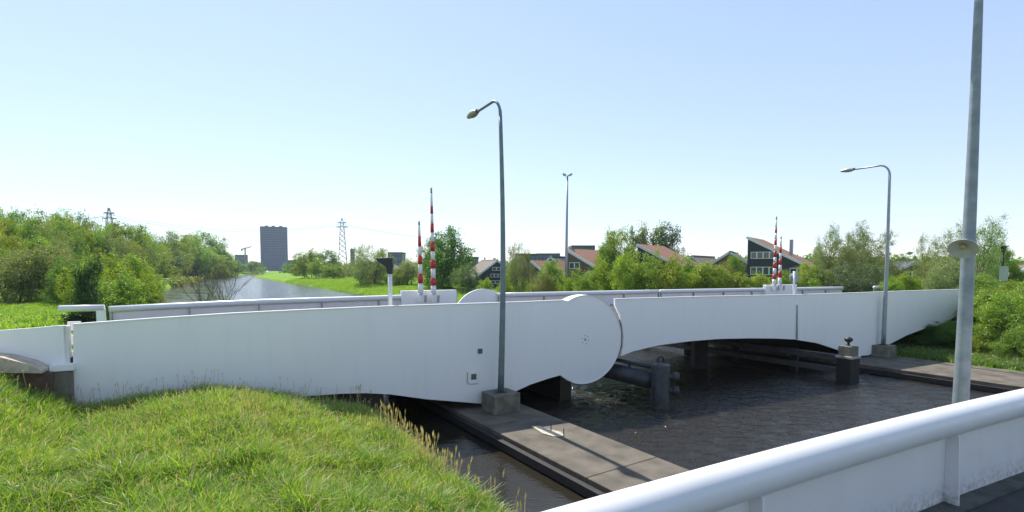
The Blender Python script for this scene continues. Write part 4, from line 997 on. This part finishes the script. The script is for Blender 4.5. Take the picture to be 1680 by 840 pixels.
# --- far bank, left of and around the tower
FR = [('bush', 362, 432, 330, 22, OL), ('round', 412, 428, 620, 20, DG), ('round', 396, 433, 560, 18, DG), ('round', 424, 430, 640, 12, DG)]
for k, a in enumerate(FR): tree(*a, ['small round tree at the river bend left of the tower', 'dark tree between the low block and the tall tower', 'dark tree in front of the low blue grey block', 'narrow dark tree at the left foot of the tall tower'][k])
RT = [('bush', 486, 417, 320, 26, DG, 'dark round tree just right of the tall tower', 'tree'),
      ('bush', 504, 408, 260, 42, OL, 'large olive round tree in the clump right of the tall tower', 'tree'),
      ('bush', 522, 424, 240, 30, LG, 'light green bush at the front of the clump left of the pylon', 'bush'),
      ('bush', 537, 410, 300, 34, DG, 'dark tree behind the clump left of the pylon', 'tree'),
      ('bush', 545, 432, 230, 34, OL, 'low olive bush at the foot of the pylon', 'bush'),
      ('bush', 570, 436, 260, 34, OL, 'low bush right of the pylon foot', 'bush'),
      ('willow', 606, 402, 150, 64, LG, 'large willow on the meadow left of the black signal head', 'tree'),
      ('willow', 590, 420, 160, 46, G0, 'smaller willow at the left side of the large meadow willow', 'tree'),
      ('willow', 628, 408, 158, 46, OL, 'willow directly behind the black signal head', 'tree'),
      ('blossom', 672, 424, 140, 46, LG, 'pale greenish bush between the black signal head and the barriers', 'bush'),
      ('bush', 655, 440, 140, 36, OL, 'low olive bush at the foot of the grey block', 'bush'),
      ('loose', 702, 392, 120, 34, G0, 'slim green tree behind the taller left barrier', 'tree'),
      ('bush', 733, 374, 112, 72, DG, 'big dark tree right of the left barriers', 'tree'),
      ('bush', 712, 396, 118, 46, DG, 'dark tree close behind the taller left barrier', 'tree'),
      ('blossom', 764, 432, 100, 44, DG, 'dull shrub at the left corner of the dark gabled house', 'bush'),
      ('bush', 795, 456, 90, 26, YG, 'small bright shrub in front of the dark gabled house', 'bush'),
      ('willow', 852, 399, 74, 44, OL, 'wispy pale tree right of the bowed lamp post', 'tree'),
      ('willow', 843, 420, 70, 34, G0, 'smaller tree under the wispy pale tree', 'tree'),
      ('bush', 826, 442, 58, 32, YG, 'yellow green bush at the bowed lamp post, behind the disc shoulder', 'bush'),
      ('bush', 905, 428, 68, 58, G0, 'round green bush below the dark slate roof, left of the mast', 'bush'),
      ('blossom', 893, 442, 64, 40, OL, 'olive shrub in front of the small orange roof', 'bush'),
      ('bush', 940, 442, 60, 40, YG, 'yellow green bush below the mast', 'bush'),
      ('bush', 962, 448, 58, 42, LG, 'light green bush below the orange roof by the mast', 'bush'),
      ('round', 1014, 376, 82, 58, YG, 'tallest yellow green tree in the middle of the hedge', 'tree'),
      ('round', 996, 398, 80, 44, LG, 'light green tree on the left shoulder of the tallest hedge tree', 'tree'),
      ('bush', 984, 428, 62, 50, YG, 'bright bush left of centre of the long hedge', 'bush'),
      ('bush', 1022, 418, 60, 58, YG, 'bright bush at the foot of the tallest hedge tree', 'bush'),
      ('bush', 1060, 412, 61, 60, LG, 'large bush below the middle orange roof', 'bush'),
      ('bush', 1098, 417, 60, 58, YG, 'yellow green bush right below the poplars', 'bush'),
      ('bush', 1130, 421, 62, 56, LG, 'green bush below the low brown roof', 'bush'),
      ('bush', 1163, 430, 60, 50, YG, 'yellow bush below the left wall of the brown gabled house', 'bush'),
      ('blossom', 1183, 430, 66, 34, OL, 'brownish shrub in front of the brown gabled house', 'bush'),
      ('round', 1206, 418, 70, 34, LG, 'small light tree against the brown roof', 'tree'),
      ('bush', 1208, 444, 60, 46, OL, 'olive bush between the brown roof and the dark house', 'bush'),
      ('bush', 1242, 447, 58, 44, YG, 'yellow green bush below the windows of the dark house', 'bush'),
      ('bush', 1292, 444, 60, 34, LG, 'green bush behind the right barriers', 'bush'),
      ('bush', 1325, 432, 60, 44, YG, 'bright bush just right of the round sign back', 'bush'),
      ('bush', 1340, 446, 58, 44, LG, 'low green bush above the right end of the far handrail', 'bush'),
      ('slim', 1038, 372, 108, 24, PG, 'leftmost of the slim poplars', 'tree'),
      ('slim', 1056, 367, 108, 28, PG, 'second slim poplar from the left', 'tree'),
      ('slim', 1073, 376, 106, 26, OL, 'middle slim poplar, a little lower than its neighbours', 'tree'),
      ('slim', 1086, 364, 106, 30, PG, 'tallest slim poplar, second from the right', 'tree'),
      ('slim', 1103, 366, 106, 30, DG, 'rightmost of the slim poplars', 'tree'),
      ('willow', 1340, 404, 66, 50, OL, 'olive tree at the left of the clump right of the dark house', 'tree'),
      ('loose', 1362, 370, 62, 44, PG, 'wispy thin crowned tree sticking up left of the quay lamp', 'tree'),
      ('willow', 1382, 392, 60, 62, OL, 'olive round tree left of the quay lamp', 'tree'),
      ('loose', 1408, 364, 64, 40, PG, 'tallest thin crowned tree just left of the quay lamp', 'tree'),
      ('willow', 1420, 378, 66, 66, OL, 'large yellow olive tree behind the quay lamp arm', 'tree'),
      ('willow', 1455, 380, 68, 56, OL, 'large olive tree directly behind the quay lamp pole', 'tree'),
      ('willow', 1400, 430, 56, 70, DG, 'dark grey green willow low behind the white right span', 'tree'),
      ('willow', 1356, 436, 58, 60, G0, 'grey green willow above the right end of the far handrail', 'tree'),
      ('willow', 1438, 436, 54, 50, DG, 'dark low tree at the foot of the quay lamp clump', 'tree'),
      ('bush', 1488, 446, 52, 46, YG, 'bright yellow green bush right of the quay lamp', 'bush'),
      ('bush', 1466, 452, 50, 34, LG, 'low bush touching the quay lamp pole', 'bush'),
      ('loose', 1518, 384, 64, 34, PG, 'wispy pale tree alone in the gap right of the quay lamp', 'tree'),
      ('willow', 1534, 412, 60, 46, OL, 'olive tree left of the loudspeaker', 'tree'),
      ('loose', 1566, 368, 56, 56, PG, 'tall pale wispy tree behind the loudspeaker', 'tree'),
      ('blossom', 1558, 424, 47, 58, PG, 'cream flowering bush below the loudspeaker', 'bush'),
      ('blossom', 1540, 440, 46, 40, PG, 'smaller cream flowering bush left of the large one', 'bush'),
      ('loose', 1618, 356, 54, 60, PG, 'tallest wispy tree right of the nearest lamp post', 'tree'),
      ('loose', 1604, 402, 48, 50, LG, 'green tree close to the right side of the nearest lamp post', 'tree'),
      ('round', 1640, 400, 58, 34, LG, 'green tree behind the dark lantern', 'tree'),
      ('bush', 1666, 428, 58, 34, G0, 'bush in front of the house at the right edge', 'bush')]
for a in RT: tree(a[0], a[1], a[2], a[3], a[4], tuple(c_ * rr(.93, 1.07) for c_ in a[5]), a[6], a[7])
# --- right bank, between the two bridges and at the span's end
RB = [(1612, 452, 42, 84, G0, 'green bush beside the end of the white right span'),
      (1662, 462, 38, 80, YG, 'yellow green bush nearest the right edge, above the quay'),
      (1636, 478, 37, 96, LG, 'light green bush above the sunlit end of the quay'),
      (1700, 458, 34, 110, LG, 'tall bush cut by the right edge of the picture'),
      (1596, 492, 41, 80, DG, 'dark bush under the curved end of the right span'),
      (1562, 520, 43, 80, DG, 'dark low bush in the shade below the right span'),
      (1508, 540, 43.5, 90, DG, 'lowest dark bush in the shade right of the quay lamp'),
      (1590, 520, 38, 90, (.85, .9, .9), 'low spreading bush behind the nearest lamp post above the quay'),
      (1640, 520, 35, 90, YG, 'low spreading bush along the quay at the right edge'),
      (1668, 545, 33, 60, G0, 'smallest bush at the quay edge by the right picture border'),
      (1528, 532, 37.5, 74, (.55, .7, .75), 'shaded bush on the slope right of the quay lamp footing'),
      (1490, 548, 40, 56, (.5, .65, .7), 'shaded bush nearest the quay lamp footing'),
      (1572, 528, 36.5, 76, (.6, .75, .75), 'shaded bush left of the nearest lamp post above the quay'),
      (1740, 500, 31, 100, G0, 'bush mostly outside the right edge of the picture')]
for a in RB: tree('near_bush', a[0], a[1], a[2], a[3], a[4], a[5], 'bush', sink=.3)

# --- bare sapling in front of the river
p = at(352, 500, 40); g = float(ground_z(p.x, p.y)); g = max(g, 0) 
bt = thing('bare_sapling', 'leafless spreading shrub of grey twigs standing against the bright river', 'shrub', (p.x, p.y, g)); hT = at(352, 450, 40).z - g
bm = bmesh.new()
def twig(a, d, L_, r_, lev):
    b_ = a + d * L_; m_ = a.lerp(b_, .5) + Vector((rr(-.04, .04), rr(-.04, .04), .04)) * L_
    tube(bm, [a, m_, b_], [r_, r_ * .8, r_ * .55], 5)
    if lev == 0: return
    for _ in range(3 if lev > 1 else 4):
        f = rr(.35, 1); nd = (d + Vector((rr(-.6, .6), rr(-.6, .6), rr(-.1, .5)))).normalized()
        twig(a.lerp(b_, f), nd, L_ * rr(.5, .75), r_ * .5, lev - 1)
for k in range(8):
    a = k / 8 * 6.28; twig(Vector((0, 0, 0)), Vector((math.cos(a) * rr(.3, .9), math.sin(a) * rr(.3, .9), 1.3)).normalized(), hT * .68, .036, 3)
o = obj('branches', bm, M['bark'], bt)
c = rng.normal(0, 1, (26, 3)) * [.9, .9, .5] + [-.7, 0, hT * .55]
me = leaf_mesh('leaves', c, .16, 260, .05, M['leaf'], norm=False); obj('leaves', me, [], bt)

# ------------------------------------------------------------------ grass
def blades(n, pos, h, wd, lean, name, straw=.12):
    """tapered bent blades: quad plus tip triangle written as two quads"""
    x, y = pos; z = ground_z(x, y)
    a = rng.uniform(0, 2 * PI, n); la = rng.uniform(0, 2 * PI, n)
    dx, dy = np.cos(a) * wd / 2, np.sin(a) * wd / 2
    lx, ly = np.cos(la) * lean * h, np.sin(la) * lean * h
    b = np.stack([x, y, z - .03], -1); W_ = np.stack([dx, dy, 0 * dx], -1)
    m_ = b + np.stack([lx * .35, ly * .35, h * .6], -1); t_ = b + np.stack([lx, ly, h * (1 - .3 * lean)], -1)
    co = np.stack([b - W_, b + W_, m_ + W_ * .8, m_ - W_ * .8, t_ + W_ * .12, t_ - W_ * .12], 1).reshape(-1, 3)
    k = np.arange(n)[:, None] * 6
    q = np.concatenate([k + [0, 1, 2, 3], k + [3, 2, 4, 5]], 1).reshape(-1, 4)
    mi = np.repeat((rng.random(n) < straw).astype(int), 2)
    me = raw_mesh(bpy.data.meshes.new(name), co, q, smooth=False, mi=mi)
    me.materials.append(M['grass']); me.materials.append(M['straw'])
    o = bpy.data.objects.new(name, me); COL.objects.link(o); return o
def sample(n, s0, s1, t0, t1, pw=0, dmin=0):
    s = rng.uniform(s0, s1, n); t = rng.uniform(t0, t1, n)
    x = s * .838 - t * .545; y = s * .545 + t * .838
    return x, y, s, t
x, y, s, t_ = sample(900000, -22, 6.1, 3.5, 27)
keep = (y > 5.5) & (y < NEAR_C - .12 + .5 * x) & (np.abs(x) < y * 1.08) & (ground_z(x, y) > .25) & (rng.random(len(x)) < np.clip(11 / np.maximum(y, 1), .3, 1) ** 1.3)
x, y, s = x[keep], y[keep], s[keep]
cl = .5 + .5 * wob(x, y, 1.7) + .35 * wob(x, y, 4.3, 3)
h = np.clip(.24 + .34 * cl + rng.normal(0, .09, len(x)), .08, .95)
g = blades(len(x), (x, y), h, .014 + .016 * rng.random(len(x)), rng.uniform(.15, 1.0, len(x)), 'bank_grass', .18)
tag(g, 'lush tall green grass covering the near left bank', 'grass', kind='stuff')
print('grass blades', len(x))
# dry seed stalks: along the span foot, and along the water's edge
def stalks(n, x, y, h, name, hw=1.0):
    z = ground_z(x, y); lx = rng.normal(0, .12, n) * h; ly = rng.normal(0, .12, n) * h
    b = np.stack([x, y, z], -1); tip = b + np.stack([lx, ly, h], -1)
    co = []; q = []; a = rng.uniform(0, PI, n)
    W_ = np.stack([np.cos(a), np.sin(a), 0 * a], -1)
    s1 = np.stack([b - W_ * .005, b + W_ * .005, tip + W_ * .004, tip - W_ * .004], 1)
    hd = np.minimum(h * .22, .1 * hw)
    parts = [s1]
    for ang in (0, 1.57):
        W2 = np.stack([np.cos(a + ang), np.sin(a + ang), 0 * a], -1) * rng.uniform(.006, .014, n)[:, None] * hw
        up = np.stack([lx * .1, ly * .1, hd], -1)
        parts.append(np.stack([tip - up, tip - up * .4 + W2, tip + up * .15, tip - up * .4 - W2], 1))
    # side spikelets
    for k in range(4):
        aa = rng.uniform(0, 6.28, n); dd = np.stack([np.cos(aa), np.sin(aa), 0 * aa + .6], -1) * rng.uniform(.015, .035, n)[:, None] * hw
        o_ = tip - np.stack([lx * .1, ly * .1, hd], -1) * rng.uniform(.1, .9, n)[:, None]
        parts.append(np.stack([o_, o_ + dd * .5 + W_ * .004, o_ + dd, o_ + dd * .5 - W_ * .004], 1))
    P = np.concatenate(parts, 0).reshape(-1, 3)
    me = raw_mesh(bpy.data.meshes.new(name), P, np.arange(len(P)).reshape(-1, 4), smooth=False); me.materials.append(M['straw'])
    o = bpy.data.objects.new(name, me); COL.objects.link(o); return o
x, y, s, t_ = sample(22000, -20, 5.9, 4, 26)
near_face = np.abs(y - (NEAR_C + .5 * x)) < 1.6
keep = (y > 6) & (y < NEAR_C - .15 + .5 * x) & (ground_z(x, y) > .3) & (rng.random(len(x)) < np.where(near_face, .7, .05)) & (rng.random(len(x)) < .45 + .55 * wob(x, y, .8))
x, y = x[keep], y[keep]; o = stalks(len(x), x, y, rng.uniform(.45, .95, len(x)), 'seed_stalks'); tag(o, 'dry straw coloured seed stalks standing above the bank grass', 'grass', kind='stuff')
# pale seed heads thick on the mound before the long span
x, y, s, t_ = sample(60000, -8, 5.6, 8, 20)
m_ = np.exp(-((s - 1.5) ** 2) / 14.0 - ((t_ - 15.5) ** 2) / 14.0)
keep = (y < NEAR_C - .3 + .5 * x) & (rng.random(len(x)) < .30 * m_ * (.5 + .5 * wob(x, y, 1.3)))
x, y = x[keep], y[keep]; o = stalks(len(x), x, y, rng.uniform(.3, .55, len(x)), 'seed_heads'); o.color = (1.0, 1.12, .85, 1); tag(o, 'pale grass seed heads thick over the mound below the long white span', 'grass', kind='stuff')
t2 = rng.uniform(5.5, 19.5, 900); s2 = 5.62 + rng.normal(0, .3, 900); dens = np.clip(np.sin(t2 * 1.3 + 1) * np.cos(t2 * .7 + 1) * 1.6, 0, 1); k = rng.random(900) < .12 + .88 * dens; t2, s2 = t2[k], s2[k]
x, y = s2 * .838 - t2 * .545, s2 * .545 + t2 * .838
o = stalks(len(x), x, y, rng.uniform(.35, 1.15, len(x)), 'dry_reeds', 1.9); tag(o, 'dry reed stems leaning over the dark water along the bank edge', 'reeds', kind='stuff')
# broad leaved weeds among the near grass
x, y, s, t_ = sample(2600, -20, 5.5, 4, 22)
keep = (y > 6) & (y < NEAR_C - .4 + .5 * x) & (ground_z(x, y) > .6) & (wob(x, y, .7, 4) > .35)
x, y = x[keep][:420], y[keep][:420]
c = np.stack([x, y, ground_z(x, y) + .22], -1); me = leaf_mesh('weeds', c, .11, 26000, .03, M['leaf'], norm=False, zmin=-5, aspect=.45)
o = bpy.data.objects.new('weeds', me); COL.objects.link(o); o.color = (.75, .85, .8, 1); tag(o, 'darker broad leaved weeds scattered through the bank grass', 'weeds', kind='stuff')
# grass beyond the bridge: dyke on the left, meadow on the right, both coarse
x, y, s, t_ = sample(260000, -40, 6, 24, 110)
keep = (y > NEAR_C + .5 * x + 11.5) & (np.abs(x) < y * 1.08) & (ground_z(x, y) > .3) & (rng.random(len(x)) < np.clip(40 / y, .1, 1))
x, y = x[keep], y[keep]; cl = .5 + .5 * wob(x, y, .8)
g = blades(len(x), (x, y), .22 + .25 * cl + .1 * rng.random(len(x)), .04 + .03 * rng.random(len(x)), rng.uniform(.2, .8, len(x)), 'dyke_grass', .06); tag(g, 'bright green grass on the dyke beyond the bridge on the left', 'grass', kind='stuff')
x, y, s, t_ = sample(260000, 33, 75, 36, 260)
keep = (np.abs(x) < y * 1.08) & (ground_z(x, y) > .25)
x, y = x[keep], y[keep]
g = blades(len(x), (x, y), .2 + .25 * (.5 + .5 * wob(x, y, .5)), .07 + .04 * rng.random(len(x)), rng.uniform(.2, .8, len(x)), 'meadow_grass', .05); tag(g, 'bright green meadow grass on the far right river bank', 'grass', kind='stuff')
x, y, s, t_ = sample(120000, 40.8, 62, 2, 30)
keep = (y > 6) & (ground_z(x, y) > .3)
x, y = x[keep], y[keep]
g = blades(len(x), (x, y), .25 + .25 * rng.random(len(x)), .03 + .03 * rng.random(len(x)), rng.uniform(.2, .8, len(x)), 'quay_grass', .2); g.color = (.5, .58, .6, 1); tag(g, 'rough grass between the quay and the right bank bushes', 'grass', kind='stuff')
# --- distant tree lines that read as one mass
def far_mass(segs, name, label, n, size, m, col):
    c = []
    for (u0, v0, u1, v1, y) in segs:
        for f in np.linspace(0, 1, int(abs(u1 - u0) / 2.5) + 2):
            p = at(u0 + (u1 - u0) * f, v0 + (v1 - v0) * f + rr(-2, 2), y * rr(.97, 1.03))
            for _ in range(3): c.append((p.x + rr(-3, 3), p.y + rr(-8, 8), 1 + (p.z - 1) * rr(.1, .95)))
    me = leaf_mesh(name, np.array(c), size * 1.6, n, size, m, norm=False, zmin=.5)
    o = bpy.data.objects.new(name, me); COL.objects.link(o); o.color = (*col, 1); tag(o, label, 'trees', kind='stuff')
far_mass([(382, 436, 430, 434, 640), (468, 434, 700, 434, 560), (700, 430, 960, 432, 420), (960, 430, 1320, 430, 330), (1300, 428, 1760, 430, 260), (-140, 420, 380, 430, 500)], 'distant_trees', 'far tree line closing the horizon behind the meadow and houses', 60000, 1.3, M['leaf'], (.8, .9, 1))
far_mass([(262, 467, 290, 464, 185), (288, 464, 312, 455, 240), (311, 454, 345, 451, 330), (345, 450, 384, 449, 430), (384, 448, 428, 447, 560)], 'bank_reeds', 'olive reed belt along the left river edge under the wood', 9000, .5, M['leaf_grey'], (1.2, 1.05, .7))
# --- air
bm = bmesh.new(); box(bm, -1100, 1100, -60, 1150, -3, 110)
hm = bpy.data.materials.new('haze_air'); hm.use_nodes = True; n = hm.node_tree.nodes; n.clear()
pv = n.new('ShaderNodeVolumePrincipled'); pv.inputs['Color'].default_value = (.80, .88, 1, 1); pv.inputs['Density'].default_value = .00011; pv.inputs['Anisotropy'].default_value = .3
oo = n.new('ShaderNodeOutputMaterial'); hm.node_tree.links.new(pv.outputs[0], oo.inputs['Volume'])
tag(obj('haze', bm, hm), 'thin pale blue summer haze', None, kind='stuff')
